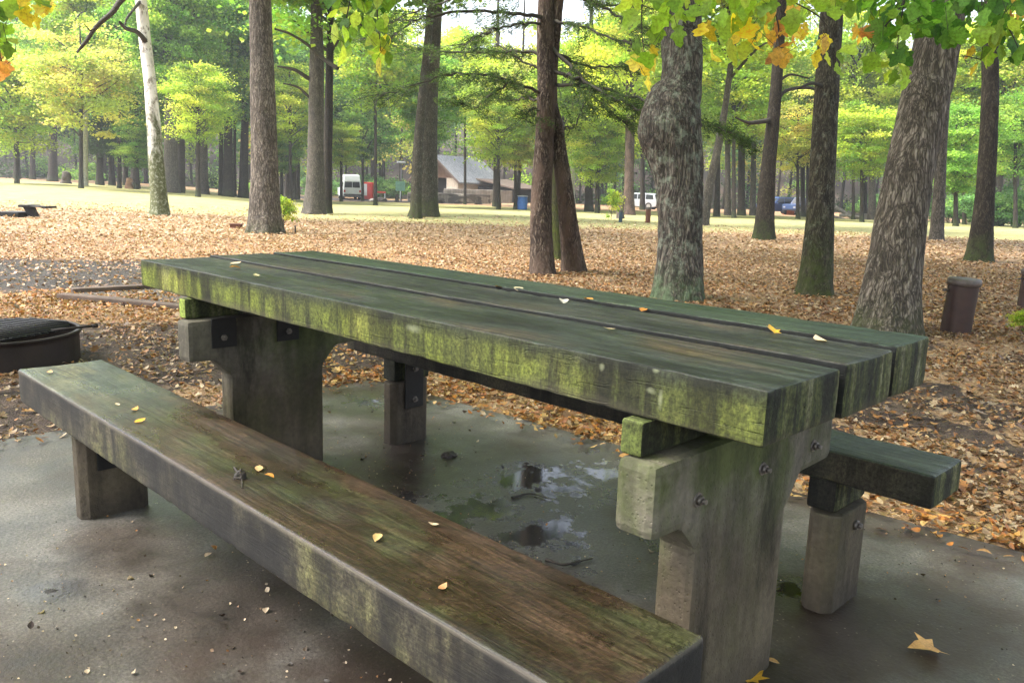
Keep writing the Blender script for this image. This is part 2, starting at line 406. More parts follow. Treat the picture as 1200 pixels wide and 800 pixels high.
def bench_wood():
    m = MT('wood_bench_near'); c = m.co()
    x, y, z = m.sep(c)[0], m.sep(c)[1], m.sep(c)[2]
    nz = m.math('ABSOLUTE', m.sep(m.co('Normal'))[2]); istop = m.ramp(nz, [(.45, 0), (.75, 1)])
    warp = m.noise(m.map(c, (1.0, 5, 5)), 1.6, 3)
    cw = m.n('VectorMath', {0: c, 1: m.n('CombineXYZ', {1: m.math('MULTIPLY', warp, .05)}).outputs[0]}, operation='ADD').outputs[0]
    grain = m.noise(m.map(cw, (1.1, 46, 46)), 2.0, 8, .7)
    fine = m.noise(m.map(cw, (4, 150, 150)), 2.0, 4, .7)
    cross = m.noise(m.map(c, (130, 6, 6), rot=(0, 0, .12)), 1.6, 3, .6)
    big = m.noise(m.map(c, (1.0, 2.2, 2.2), (7, 0, 0)), 2.4, 6, .65)
    brown = m.ramp(big, [(.32, (.010, .006, .004)), (.48, (.028, .0155, .010)), (.60, (.050, .029, .019)), (.72, (.085, .056, .038))])
    green = m.ramp(big, [(.32, (.016, .022, .018)), (.48, (.040, .048, .034)), (.62, (.10, .092, .046))])
    lf = m.ramp(m.math('ADD', m.math('MULTIPLY', x, .4), m.math('ADD', m.math('MULTIPLY', big, .45), 1.0)), [(.40, 1), (.60, 0)])
    mossy = m.ramp(m.noise(m.map(c, (1.5, 3, 3), (3, 1, 0)), 2.2, 5, .65), [(.52, 0), (.66, .7)])
    tc = m.mix(lf, brown, green)
    tc = m.mix(m.math('MULTIPLY', mossy, .75), tc, (.050, .062, .026))
    tc = m.mix(.6, tc, m.ramp(grain, [(.34, (.3,)*3), (.5, (.9,)*3), (.66, (1.7,)*3)]), 'MULTIPLY')
    tc = m.mix(.6, tc, m.ramp(fine, [(.36, (.3,)*3), (.5, (1.,)*3), (.64, (1.8,)*3)]), 'MULTIPLY')
    hat = m.ramp(m.noise(c, 1.7, 2), [(.5, 0), (.62, 1)])
    tc = m.mix(m.math('MULTIPLY', m.math('MULTIPLY', m.ramp(cross, [(.58, 0), (.66, 1)]), hat), .22), tc, (.15, .13, .10))
    st = m.noise(m.map(c, (8, 8, .8), (2, 0, 0)), 1.5, 7, .68)
    sc = m.ramp(m.noise(m.map(c, (1.4, 1.4, 1.4)), 1.8, 4), [(.36, (.006, .006, .006)), (.46, (.018, .016, .012)), (.54, (.050, .044, .026)), (.64, (.088, .084, .032)), (.75, (.13, .15, .03))])
    sc = m.mix(.7, sc, m.ramp(st, [(.41, (.09, .08, .10)), (.47, (.5, .48, .5)), (.54, (1.15,)*3), (.64, (1.7,)*3)]), 'MULTIPLY')
    sc = m.mix(.5, sc, m.ramp(grain, [(.3, (.5,)*3), (.7, (1.4,)*3)]), 'MULTIPLY')
    sc = m.mix(m.math('MULTIPLY', m.ramp(m.math('ABSOLUTE', m.sep(m.co('Normal'))[0]), [(.55, 0), (.8, 1)]), .8), sc, (.012, .011, .010))
    sk = m.noise(c, 130, 5, .75); blot = m.noise(m.map(c, (1, 1.5, 1)), 15, 7, .78)
    sc = m.mix(.9, sc, m.ramp(sk, [(.36, (.35,)*3), (.5, (1.,)*3), (.64, (1.75,)*3)]), 'MULTIPLY')
    sc = m.mix(m.ramp(blot, [(.47, 0), (.56, .9)]), sc, m.mix(1.0, sc, (.35, .30, .30), 'MULTIPLY'))
    sc = m.mix(m.ramp(blot, [(.36, .6), (.44, 0)]), sc, m.mix(1.0, sc, (1.5, 1.3, 1.3), 'MULTIPLY'))
    tc = m.mix(.8, tc, m.ramp(sk, [(.36, (.4,)*3), (.5, (1.,)*3), (.64, (1.8,)*3)]), 'MULTIPLY')
    tc = m.mix(m.ramp(blot, [(.53, 0), (.62, .75)]), tc, m.mix(1.0, tc, (.38, .34, .33), 'MULTIPLY'))
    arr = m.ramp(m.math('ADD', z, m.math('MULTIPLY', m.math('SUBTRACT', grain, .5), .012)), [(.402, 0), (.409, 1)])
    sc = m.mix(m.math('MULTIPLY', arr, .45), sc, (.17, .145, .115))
    col = m.mix(istop, sc, tc)
    h = m.math('ADD', m.math('MULTIPLY', grain, .7), m.math('MULTIPLY', fine, .35))
    h = m.math('ADD', h, m.math('MULTIPLY', m.math('MULTIPLY', cross, istop), .35))
    wet = m.noise(m.map(c, (1.3, 3, 3), (1, 2, 3)), 2.4, 5, .6)
    rg = m.mix(istop, (.7,)*3, m.ramp(wet, [(.38, .22), (.60, .50)]))
    return m.pbr(col, rg, m.bump(h, .6, .0035), .5)
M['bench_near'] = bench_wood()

def onez(u, v, z):
    d = fw + rt*(u-600)/F - up*(v-400)/F; t = (z-CAM[2])/d[2]; return CAM+t*d
def pad_mat():
    m = MT('pad_concrete_wet'); c = m.co()
    n1 = m.noise(c, 1.1, 7, .62); n2 = m.noise(c, 5, 6, .6); n3 = m.noise(c, 90, 3, .6)
    def blob(u, v, r):
        P = onez(u, v, 0); d = m.n('VectorMath', {0: c, 1: (P[0], P[1], 0)}, operation='DISTANCE').outputs['Value']
        return m.ramp(m.math('DIVIDE', d, r*2), [(0, 1), (1, 0)])
    acc = None
    for q in ((630, 565, .42), (705, 552, .25), (560, 598, .34), (645, 630, .30), (465, 590, .18), (925, 690, .10), (235, 560, .22), (440, 470, .22), (60, 692, .05)):
        bb = blob(*q); acc = bb if acc is None else m.math('MAXIMUM', acc, bb)
    acc = m.math('ADD', acc, m.math('MULTIPLY', m.math('SUBTRACT', m.noise(c, 8, 7, .7), .5), 1.3))
    puddle = m.ramp(acc, [(.80, 0), (.88, 1)]); damp = m.ramp(acc, [(.05, 0), (.55, 1)])
    col = m.ramp(n1, [(.3, (.040, .033, .028)), (.45, (.070, .063, .054)), (.6, (.108, .103, .093)), (.72, (.155, .15, .137))])
    col = m.mix(.8, col, m.ramp(n2, [(.32, (.42,)*3), (.66, (1.5,)*3)]), 'MULTIPLY')
    col = m.mix(.9, col, m.ramp(m.noise(c, 110, 6, .8), [(.36, (.45,)*3), (.5, (1.,)*3), (.64, (1.8,)*3)]), 'MULTIPLY')
    col = m.mix(m.ramp(m.noise(m.map(c, loc=(9, 2, 0)), 1.6, 5, .6), [(.46, 0), (.60, .85)]), col, (.042, .026, .018))
    stain_shade = None  # brown stains plus shade under the bench, both put into the pad colour
    for q in ((300, 700, .34), (140, 640, .20), (470, 770, .30), (950, 720, .22), (480, 560, .14), (860, 790, .25), (20, 790, .2)):
        bb = blob(*q); stain_shade = bb if stain_shade is None else m.math('MAXIMUM', stain_shade, bb)
    stain_shade = m.ramp(m.math('ADD', stain_shade, m.math('MULTIPLY', m.math('SUBTRACT', m.noise(c, 3, 7, .7), .5), 1.4)), [(.35, 0), (.8, .85)])
    col = m.mix(stain_shade, col, m.mix(1.0, col, (.52, .42, .35), 'MULTIPLY'))
    agg = m.ramp(m.vor(c, 55), [(.10, 1), (.17, 0)])
    aggc = m.ramp(m.n('TexVoronoi', {'Vector': c, 'Scale': 55}).outputs[1], [(.35, 0), (.8, 1)])
    am = m.math('MULTIPLY', m.math('MULTIPLY', agg, aggc), m.ramp(n2, [(.45, 0), (.6, .8)]))
    col = m.mix(am, col, (.27, .22, .17))
    col = m.mix(m.math('MULTIPLY', puddle, .55), col, (.020, .020, .020))
    fl = m.ramp(m.noise(c, 26, 5, .7), [(.60, 0), (.66, 1)])
    col = m.mix(m.math('MULTIPLY', fl, .35), col, (.03, .022, .016))
    rough = m.mix(puddle, m.mix(damp, m.ramp(n2, [(.3, .42), (.7, .70)]), m.ramp(n2, [(.3, .20), (.7, .42)])), (.05,)*3)
    col = m.mix(m.math('MULTIPLY', damp, .75), col, m.mix(1.0, col, (.48, .49, .53), 'MULTIPLY'))
    h = m.math('ADD', m.math('MULTIPLY', n3, .25), m.math('ADD', m.math('MULTIPLY', n2, .5), m.math('MULTIPLY', am, .3)))
    st = m.mix(puddle, (.85,)*3, (.03,)*3)
    nrm = m.n('Bump', {'Height': h, 'Strength': st, 'Distance': .006}).outputs[0]
    return m.pbr(col, rough, nrm, .5)
M['pad'] = pad_mat()

def ground_mat():
    m = MT('forest_floor'); c = m.co()
    a = m.n('Attribute', attribute_name='Col'); sp = m.n('SeparateColor', {0: a.outputs[0]}).outputs
    n1 = m.noise(c, .55, 6, .6); n2 = m.noise(c, 4, 8, .7); n3 = m.noise(c, 30, 4, .6)
    dirt = m.ramp(n2, [(.3, (.022, .014, .010)), (.5, (.060, .040, .030)), (.7, (.12, .085, .062))])
    dirt = m.mix(.6, dirt, m.ramp(n3, [(.3, (.5,)*3), (.7, (1.5,)*3)]), 'MULTIPLY')
    v = m.n('TexVoronoi', {'Vector': m.n('VectorMath', {0: c, 1: m.noise(c, 12, 2, color=True)}, operation='ADD').outputs[0], 'Scale': 13})
    lv = m.ramp(m.sep(v.outputs[1])[0], [(0, (.10, .055, .028)), (.2, (.26, .14, .065)), (.4, (.42, .25, .12)), (.6, (.40, .25, .14)), (.8, (.55, .40, .25)), (1, (.26, .17, .10))])
    lv = m.mix(.7, lv, m.ramp(v.outputs[0], [(.15, (1.1,)*3), (.7, (.45,)*3)]), 'MULTIPLY')
    v2 = m.n('TexVoronoi', {'Vector': c, 'Scale': 3.1})
    lfar = m.ramp(m.noise(c, 2.2, 9, .75), [(.3, (.20, .115, .065)), (.5, (.38, .235, .13)), (.7, (.52, .37, .235))])
    lv = m.mix(.4, lv, lfar)
    gr = m.ramp(m.noise(m.map(c), 1.1, 10, .75), [(.3, (.22, .20, .075)), (.5, (.34, .32, .13)), (.7, (.44, .40, .20))])
    gr = m.mix(.5, gr, m.ramp(m.noise(c, 45, 3, .6), [(.3, (.6,)*3), (.7, (1.4,)*3)]), 'MULTIPLY')
    grav = m.ramp(m.noise(c, 40, 5, .7), [(.3, (.014, .011, .009)), (.5, (.042, .035, .031)), (.7, (.10, .088, .08))])
    lm = m.ramp(m.math('ADD', sp[0], m.math('MULTIPLY', m.math('SUBTRACT', n2, .5), 1.3)), [(.42, 0), (.56, 1)])
    gm = m.ramp(m.math('ADD', sp[1], m.math('MULTIPLY', m.math('SUBTRACT', m.noise(c, .9, 9, .75), .5), 1.1)), [(.38, 0), (.62, 1)])
    vm = m.ramp(m.math('ADD', sp[2], m.math('MULTIPLY', m.math('SUBTRACT', n2, .5), .8)), [(.4, 0), (.6, 1)])
    col = m.mix(lm, dirt, lv); col = m.mix(gm, col, gr); col = m.mix(vm, col, grav)
    h = m.math('ADD', m.math('MULTIPLY', n3, .5), m.math('ADD', n2, m.math('MULTIPLY', v.outputs[0], .6)))
    return m.pbr(col, .8, m.bump(h, .7, .03), .25)
M['ground'] = ground_mat()

# barks
M['bark_oak'] = bark('bark_oak', (.100, .082, .064), (.33, .285, .235), 1.0, moss=(.05, .062, .02), mossz=.5)
M['bark_dark'] = bark('bark_dark', (.032, .025, .018), (.105, .085, .064), 1.2, moss=(.045, .065, .016), mossz=.9)
M['bark_moss'] = bark('bark_moss', (.050, .042, .030), (.16, .145, .11), 1.25, moss=(.05, .065, .014), mossz=1.6, lichen=.4)
M['bark_lichen'] = bark('bark_lichen', (.070, .058, .048), (.24, .205, .17), .85, moss=(.10, .16, .075), mossz=.6, lichen=1.0)
M['bark_cedar'] = bark('bark_cedar', (.050, .030, .020), (.27, .215, .17), 1.25, red=(.12, .080, .060))
M['bark_cedar_moss'] = bark('bark_cedar_moss', (.045, .04, .02), (.09, .085, .04), 1.9, moss=(.07, .09, .012), mossz=2.5)
M['bark_grey'] = bark('bark_grey', (.075, .064, .052), (.20, .175, .145), 1.0, smooth=.4)
M['branch'] = simple('branch_bark', (.045, .038, .030), .85, 0, .4, 30, .5)
def birch():
    m = MT('bark_pale_peeling'); c = m.co(); z = m.sep(c)[2]
    n = m.noise(m.map(c, (1, 1, .35)), 5, 6, .7)
    low = m.ramp(m.math('ADD', z, m.math('MULTIPLY', m.math('SUBTRACT', n, .5), 6)), [(.0, 0), (1.0, 1)])
    k = m.ramp(m.math('DIVIDE', m.math('ADD', z, m.math('MULTIPLY', m.math('SUBTRACT', n, .5), 5)), 6.), [(.32, 0), (.52, 1)])
    dk = m.ramp(m.noise(m.map(c, (1, 1, .6)), 6, 7, .75), [(.54, 0), (.60, .85)])
    mossc = m.ramp(m.noise(c, 14, 6, .75), [(.35, (.05, .05, .02)), (.52, (.09, .10, .035)), (.62, (.30, .31, .24))])
    w = m.ramp(n, [(.3, (.30, .26, .22)), (.42, (.66, .62, .57)), (.7, (.85, .82, .78))])
    w = m.mix(dk, w, (.17, .14, .11))
    return m.pbr(m.mix(k, mossc, w), .7, m.bump(n, .4, .02), .3)
M['bark_pale'] = birch()

# ------------------------------------------------------------------ ground sheet
def litter_density(u, v, D, x, y):
    """how much leaf cover there is at a spot of the ground (0..1)"""
    d = np.full(np.shape(u), .95)
    n = fnoise(np.stack([x*.45, y*.45, 0*x], -1), 3, 3)
    nn = fnoise(np.stack([x*1.6, y*1.6, 0*x], -1), 3, 13)
    # worn soil around the fire ring and left of the pad
    left = (u < 470) & (v > 378-.0*u)
    d = np.where(left, .10+.30*(nn > .2), d)
    d = np.where((u < 520) & (v > 343) & (v <= 378), .8, d)
    vb = v+14*n; d = np.where((u < 175+60*n) & (vb > 304) & (vb <= 341), .22, d)
    d = np.where((u < 480) & (v > 285) & (v <= 304), .6, d)
    # trodden band on the right
    w = (v-(.35*(u-1000)+462))
    d = np.where((u > 880) & (w > -8) & (w < 66), .18+.45*(nn > .18), d)
    d = np.where((u > 820) & (w <= -8) & (v > 380), .45+.4*(nn > -.05), d)
    d = np.clip(d + n*.28, 0, 1)
    return d
def masks(X, Y):
    x = X.ravel(); y = Y.ravel(); z = height(x, y)
    dd = np.stack([x, y, z], -1)-CAM
    D = dd@fw; Dc = np.where(D < .3, 1e3, D)
    u = np.where(D < .3, -500, 600+F*(dd@rt)/Dc); v = np.where(D < .3, 900, 400-F*(dd@up)/Dc)
    lit = litter_density(u, v, D, x, y)
    s = (u-600)/F
    gr = sstep(D, 20, 31)*(1-sstep(D, 66, 84))*np.where(u > 780, 1.15, .85)
    gr = gr*1.0 + .35*sstep(-s, .3, .5)*sstep(D, 22, 30)*(1-sstep(D, 55, 70))
    grav = sstep(-u, -260, -120)*sstep(v, 296, 312)*(1-sstep(v, 330, 350))*.8
    road = (sstep(D, 78, 82)*(1-sstep(D, 92, 98)))*((s > -.30) & (s < -.06)).astype(float)
    grav = np.maximum(grav, road*.8)
    lit = lit*(1-.75*sstep(D, 96, 108))
    return np.clip(np.stack([lit, gr, grav], -1), 0, 1.2)
def build_ground():
    r = np.concatenate([[0.0], np.geomspace(.8, 260, 330)]); na = 520
    base = math.atan2(fh[1], fh[0])
    t = np.linspace(-1, 1, na, endpoint=False); ang = base + np.pi*(np.sign(t)*np.abs(t)**1.7)
    Rr, A = np.meshgrid(r, ang, indexing='ij')
    X = CAM[0]+Rr*np.cos(A); Y = CAM[1]+Rr*np.sin(A)
    Z = height(X, Y)
    V = np.stack([X, Y, Z], -1).reshape(-1, 3)
    i, j = np.meshgrid(np.arange(len(r)-1), np.arange(na), indexing='ij')
    Fq = np.stack([i*na+j, (i+1)*na+j, (i+1)*na+(j+1) % na, i*na+(j+1) % na], -1).reshape(-1, 4)
    me = fastmesh('ground', V, Fq, M['ground'], masks(X, Y), True)
    tag(link('ground', me), kind='structure')
build_ground()

# concrete pad (top at z=0)
pA = ground(-260, 558, True)[:2]; pB = ground(436, 444.5, True)[:2]; pC = ground(1500, 727, True)[:2]
def pad_outline():
    e1 = pA-pB; e2 = pC-pB
    pts = [pB+e1*t for t in (0, .25, .5, .75, 1.6)]
    pD = pB+e1*1.6+e2*1.5
    pts += [pD, pB+e2*1.5]; pts += [pB+e2*t for t in (.9, .7, .5, .35, .2, .1)]
    return pts
PADP = pad_outline()
def in_pad(x, y, grow=0):
    e1 = pA-pB; n1 = np.array([-e1[1], e1[0]]); n1 /= np.linalg.norm(n1)
    e2 = pC-pB; n2 = np.array([-e2[1], e2[0]]); n2 /= np.linalg.norm(n2)
    mid = (pA+pC)/2
    s1 = np.sign((mid-pB)@n1); s2 = np.sign((mid-pB)@n2)
    return ((((x-pB[0])*n1[0]+(y-pB[1])*n1[1])*s1) > -grow) & ((((x-pB[0])*n2[0]+(y-pB[1])*n2[1])*s2) > -grow)
def build_pad():
    n = len(PADP); V = [(p[0], p[1], 0) for p in PADP]+[(p[0], p[1], -.12) for p in PADP]
    mb = MB(); b = bmesh.new(); vs = [b.verts.new(v) for v in V]
    b.faces.new(vs[:n]); b.faces.new(vs[n:][::-1])
    for i in range(n): b.faces.new((vs[i], vs[n+i], vs[n+(i+1) % n], vs[(i+1) % n]))
    bmesh.ops.recalc_face_normals(b, faces=b.faces[:])
    mb.merge(b); o = mb.build('concrete_pad', M['pad']); tag(o, kind='structure')
build_pad()

# ------------------------------------------------------------------ beams
def beam(x0, x1, y0, y1, z0, z1, r=.008, dx=.02, ds=.012, amp=.0011, chip=.004, seed=0, cup=0, stretch=.25):
    hy, hz = (y1-y0)/2, (z1-z0)/2; cy, cz = (y0+y1)/2, (z0+z1)/2
    prof = []
    ny = max(2, int(2*hy/ds)); nz_ = max(2, int(2*hz/ds))
    ca = [0, 22.5, 45, 67.5]
    def arc(cx_, cz_, a0): return [(cx_+r*math.cos(R(a0+a)), cz_+r*math.sin(R(a0+a))) for a in ca]
    prof += arc(hy-r, hz-r, 0); prof += [(t, hz) for t in np.linspace(hy-r, -hy+r, ny+1)[:-1]]
    prof += arc(-hy+r, hz-r, 90); prof += [(-hy, t) for t in np.linspace(hz-r, -hz+r, nz_+1)[:-1]]
    prof += arc(-hy+r, -hz+r, 180); prof += [(t, -hz) for t in np.linspace(-hy+r, hy-r, ny+1)[:-1]]
    prof += arc(hy-r, -hz+r, 270); prof += [(hy, t) for t in np.linspace(-hz+r, hz-r, nz_+1)[:-1]]
    prof = np.array(prof); npf = len(prof)
    nx = max(4, int((x1-x0)/dx))
    xs = list(np.linspace(x0+r, x1-r, nx)); xs = [x0, x0+r*.3]+xs+[x1-r*.3, x1]
    ins = [r, r*.3]+[0]*nx+[r*.3, r]
    V = []
    for x, q in zip(xs, ins):
        sy = (hy-q)/hy; sz = (hz-q)/hz
        V.append(np.stack([np.full(npf, x), cy+prof[:, 0]*sy, cz+prof[:, 1]*sz], -1))
    # end caps as inward rings
    for side in (0, 1):
        x = x0 if side == 0 else x1; q = r; rings = []
        for kf in (.66, .33, .02):
            rings.append(np.stack([np.full(npf, x), cy+prof[:, 0]*(hy-r)/hy*kf, cz+prof[:, 1]*(hz-r)/hz*kf], -1))
        if side == 0: V = rings[::-1]+V
        else: V = V+rings
    m = len(V); V = np.concatenate(V)
    c = np.array([0, cy, cz]); nrm = V-c; nrm[:, 0] = 0
    nn = np.stack([0*V[:, 0], (V[:, 1]-cy)/hy, (V[:, 2]-cz)/hz], -1)
    edge = np.clip((np.minimum(np.abs(nn[:, 1]), np.abs(nn[:, 2]))-.78)/.22, 0, 1)
    P = np.stack([V[:, 0]*stretch, V[:, 1], V[:, 2]], -1)
    V = V.copy()
    V[:, 1] += amp*fnoise(P*9+seed, 3, seed+1)*1.5; V[:, 2] += amp*fnoise(P*9+seed+31, 3, seed+2)*1.5
    ch = np.clip(fnoise(V*np.array([34, 40, 40])+seed*7, 4, seed+3)-.15, 0, 1)*chip*1.6
    V[:, 1] -= np.sign(nn[:, 1])*edge*ch; V[:, 2] -= np.sign(nn[:, 2])*edge*ch
    endd = np.minimum(np.abs(V[:, 0]-x0), np.abs(V[:, 0]-x1)); ee = np.clip(1-endd/.02, 0, 1)
    V[:, 0] += ee*amp*1.6*fnoise(V*26+seed, 3, seed+8)
    V[:, 0] += np.where(V[:, 0] > (x0+x1)/2, -1, 1)*ee*edge*ch
    if cup: V[:, 2] += cup*(np.abs(nn[:, 1])**2)*(nn[:, 2] > 0)
    i, j = np.meshgrid(np.arange(m-1), np.arange(npf), indexing='ij')
    Fq = np.stack([i*npf+j, i*npf+(j+1) % npf, (i+1)*npf+(j+1) % npf, (i+1)*npf+j], -1).reshape(-1, 4)
    return V, Fq
def beam_obj(name, mat, parent, args, **kw):
    V, Fq = beam(*args, **kw); me = fastmesh(name, V, Fq, mat, smooth=True)
    me.set_sharp_from_angle(angle=R(38)) if hasattr(me, 'set_sharp_from_angle') else None
    return link(name, me, parent)

H = .76; TH = .0944; L = 2.519; W = .722
table = empty('picnic_table', (0, 0, 0), 'long heavy picnic table of three thick mossy planks on concrete legs', 'picnic table')
w1 = .272; w2 = .515
p1 = beam_obj('plank', M['table_a'], table, (-L, 0.0, 0.0, w1, H-TH, H), seed=1, cup=.002, chip=.004, r=.005)
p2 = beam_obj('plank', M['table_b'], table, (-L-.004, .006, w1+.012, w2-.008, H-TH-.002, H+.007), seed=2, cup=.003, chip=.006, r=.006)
for v_ in p2.data.vertices:
    if v_.co.y < (w1+w2)/2: v_.co.y -= .016*min(1, max(0, (-v_.co.x-.35)/1.0))
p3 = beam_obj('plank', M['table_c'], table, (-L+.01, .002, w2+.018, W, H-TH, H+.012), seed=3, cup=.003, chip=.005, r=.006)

LEGX1 = -.176; LT = .088
def leg_profile(y0, y1, ztop_arm, zbot_arm, ya, yb, zt):
    """outline (y,z) of a T shaped concrete slab: column ya..yb, arm y0..y1"""
    return [(ya, -.03), (yb, -.03), (yb, zbot_arm-.07), (yb+.06, zbot_arm), (y1, zbot_arm+.004), (y1, ztop_arm),
            (y0, ztop_arm), (y0, zbot_arm), (ya-.055, zbot_arm-.002), (ya, zbot_arm-.06)]
Y0, Y1 = -.035, .695
ZAT, ZAB = H-TH-.072, .452
ya, yb = .115, .485
bolts = []
def concrete_slab(name, poly, x0, x1, mat, parent, bev=.017, seed=0, amp=.003):
    mb = MB(); mb.prism(poly, x0, x1, bev=bev, axis='x')
    b = mb.bm
    bmesh.ops.triangulate(b, faces=[f for f in b.faces if len(f.verts) > 4])
    me = bpy.data.meshes.new(name); b.to_mesh(me); b.free(); me.materials.append(mat)
    o = link(name, me, parent)
    return o
def onx(u, v, x):
    d = fw + rt*(u-600)/F - up*(v-400)/F; t = (x-CAM[0])/d[0]; P = CAM+t*d; return P[1], P[2]
BP = [onx(817, 586, LEGX1), onx(893, 549, LEGX1), onx(953, 522, LEGX1)]
def leg_poly():
    return leg_profile(Y0, Y1, ZAT, ZAB, ya, yb, 0)
for k, xr in enumerate((LEGX1, -2.055)):
    lg = concrete_slab('leg', leg_poly(), xr-LT, xr, M['conc_table'], table)
    # raised upper core between the two joists, full height to the planks
    mb = MB(); mb.box(xr-LT+.004, xr-.004, .20, Y1-.004, ZAT+.002, H-TH-.003, .006); mb.build('leg_head', M['conc_table'], lg)
    # the timber joist that carries the planks
    jo = beam_obj('joist', M['joist'], table, (xr-LT-.004, xr-.044, -.022, .196, ZAT+.003, H-TH-.003), seed=11+k, r=.005, chip=.004)
    for q, (yy, zz, s) in enumerate(((.107, .500, 1), (.353, .506, 1), (.59, .508, 1)) if k == 0 else ((.087, .530, 1), (.335, .528, 1))):
        mb = MB()
        if k == 0:
            mb.cyl((xr-.004, yy, zz), (xr+.003, yy, zz), .014, n=20); mb.cyl((xr+.002, yy, zz), (xr+.011, yy, zz), .0095, n=6)
            mb.cyl((xr+.010, yy, zz), (xr+.020, yy, zz), .005, n=12)
        else:
            mb.cyl((xr+.004, yy, zz), (xr+.014, yy, zz), .011, n=6); mb.cyl((xr+.012, yy, zz), (xr+.022, yy, zz), .006, n=12)
        mb.build('bolt', M['bolt'], lg)
    if k == 1:
        for (a, b_, z0, z1) in ((.046, .135, .495, .597), (.29, .378, .493, .585)):
            mb = MB(); mb.box(xr-.001, xr+.007, a, b_, z0, z1, .002); mb.build('steel_plate', M['rust'], lg)

# benches
def bench(name, label, x0, x1, y0, y1, z, t, mat, posts, seed, group, blockmat, pw):
    o = empty(name, (0, 0, 0), label, 'bench', group)
    beam_obj('seat', mat, o, (x0, x1, y0, y1, z-t, z), seed=seed, cup=.002, chip=.005, r=.007)
    for (px1, py0, py1, ztop, shape) in posts:
        th = pw; c = .022
        poly = [(px1-th+c, py0), (px1-c, py0), (px1, py0+c), (px1, py1-c), (px1-c, py1), (px1-th+c, py1), (px1-th, py1-c), (px1-th, py0+c)]
        mb = MB(); mb.prism(poly, -.03, ztop, bev=.006, axis='z'); lg = mb.build('leg', M['conc_bench'], o)
        if ztop < z-t-.02:
            beam_obj('block', blockmat, o, (px1-th-.012, px1-.02, py0+.02, py1+.01, ztop+.002, z-t-.001), seed=seed+4, r=.006)
        if shape:
            mb = MB(); mb.box(px1-.001, px1+.006, py0+shape[0], py0+shape[1], shape[2], shape[3], .002); mb.build('steel_plate', M['rust'], lg)
        for bz in ((ztop-.045,) if not shape else (shape[2]+.035, shape[3]-.03)):
            mb = MB(); by = (py0+py1)/2+.01
            mb.cyl((px1-.002, by, bz), (px1+.010, by, bz), .013, n=6); mb.cyl((px1+.008, by, bz), (px1+.02, by, bz), .007, n=10); mb.build('bolt', M['bolt'], lg)
    return o
bench('bench', 'nearer bench, wide brown wet timber seat in front of the picnic table', -2.47, .022, -.4392, -.1692, .412, .112, M['bench_near'],
      [(-2.03, -.400, -.190, .298, (.05, .108, .155, .290)), (-.10, -.400, -.190, .298, None)], 21, 'benches along the picnic table', M['darkwood'], .085)
bench('bench', 'further bench, dark narrow timber seat beyond the picnic table beside the leaves', -2.37, .028, .800, .998, .4382, .080, M['bench_far'],
      [(-2.035, .800, .995, .262, (.058, .153, .150, .345)), (-.185, .803, 1.008, .268, None)], 27, 'benches along the picnic table', M['darkwood'], .085)

# ------------------------------------------------------------------ leaves
LEAF_OAK = np.array([(0, 0), (.10, .08), (.08, .2), (.28, .26), (.16, .40), (.38, .52), (.18, .62), (.30, .78), (.12, .86), (0, 1.0),
                     (-.12, .86), (-.30, .78), (-.18, .62), (-.38, .52), (-.16, .40), (-.28, .26), (-.08, .2), (-.10, .08)])
LEAF_STAR = np.array([(0, 0), (.12, .16), (.46, .02), (.36, .28), (.62, .50), (.30, .52), (.26, .66), (0, 1.0), (-.26, .66), (-.30, .52), (-.62, .50), (-.36, .28), (-.46, .02), (-.12, .16)])
LEAF_OVAL = np.array([(0, 0), (.2, .18), (.3, .42), (.24, .7), (0, 1.0), (-.24, .7), (-.3, .42), (-.2, .18)])
LEAF_DIA = np.array([(0, 0), (.34, .45), (0, 1.0), (-.34, .45)])
def leaves(pos, size, yawv, pitchv, rollv, cols, tmpl, fold=.25, curl=.25, jit=.0):
    """many copies of a leaf outline (fan from a mid point) -> V,F,C"""
    n = len(pos); k = len(tmpl); T = tmpl
    mid = np.array([[0, .5]]); Q = np.vstack([T, mid])
    x = Q[:, 0]; y = Q[:, 1]
    X = np.repeat(x[None], n, 0); Yv = np.repeat((y-.1)[None], n, 0)
    fo = fold*(.5+rng.random(n))[:, None]; cu = curl*(rng.random(n)*2-.6)[:, None]
    Z = np.abs(X)*fo + cu*(Yv-.4)**2*2
    if jit: Z = Z+jit*(rng.random(Z.shape)-.5)
    Pm = np.stack([X, Yv, Z], -1)*size[:, None, None]
    cy, sy = np.cos(yawv), np.sin(yawv); cp, sp_ = np.cos(pitchv), np.sin(pitchv); cr, sr = np.cos(rollv), np.sin(rollv)
    # roll about y, pitch about x, yaw about z
    a = Pm[..., 0]*cr[:, None]+Pm[..., 2]*sr[:, None]; c = -Pm[..., 0]*sr[:, None]+Pm[..., 2]*cr[:, None]; b = Pm[..., 1]
    b2 = b*cp[:, None]-c*sp_[:, None]; c2 = b*sp_[:, None]+c*cp[:, None]
    a3 = a*cy[:, None]-b2*sy[:, None]; b3 = a*sy[:, None]+b2*cy[:, None]
    V = np.stack([a3, b3, c2], -1)+pos[:, None, :]
    if k == 4: Fc = np.array([[0, 1, 2], [0, 2, 3]]); V = V[:, :4]; kk = 4
    else: Fc = np.array([[i, (i+1) % k, k] for i in range(k)]); kk = k+1
    Fa = (Fc[None]+np.arange(n)[:, None, None]*kk).reshape(-1, 3)
    C = np.repeat(cols[:, None, :], kk, 1).reshape(-1, 3)
    return V.reshape(-1, 3), Fa, C
def pick(pal, n, var=.18):
    pal = np.array(pal); i = rng.integers(0, len(pal), n); c = pal[i]*(1+var*(rng.random((n, 1))*2-1)); return np.clip(c, 0.002, 1)
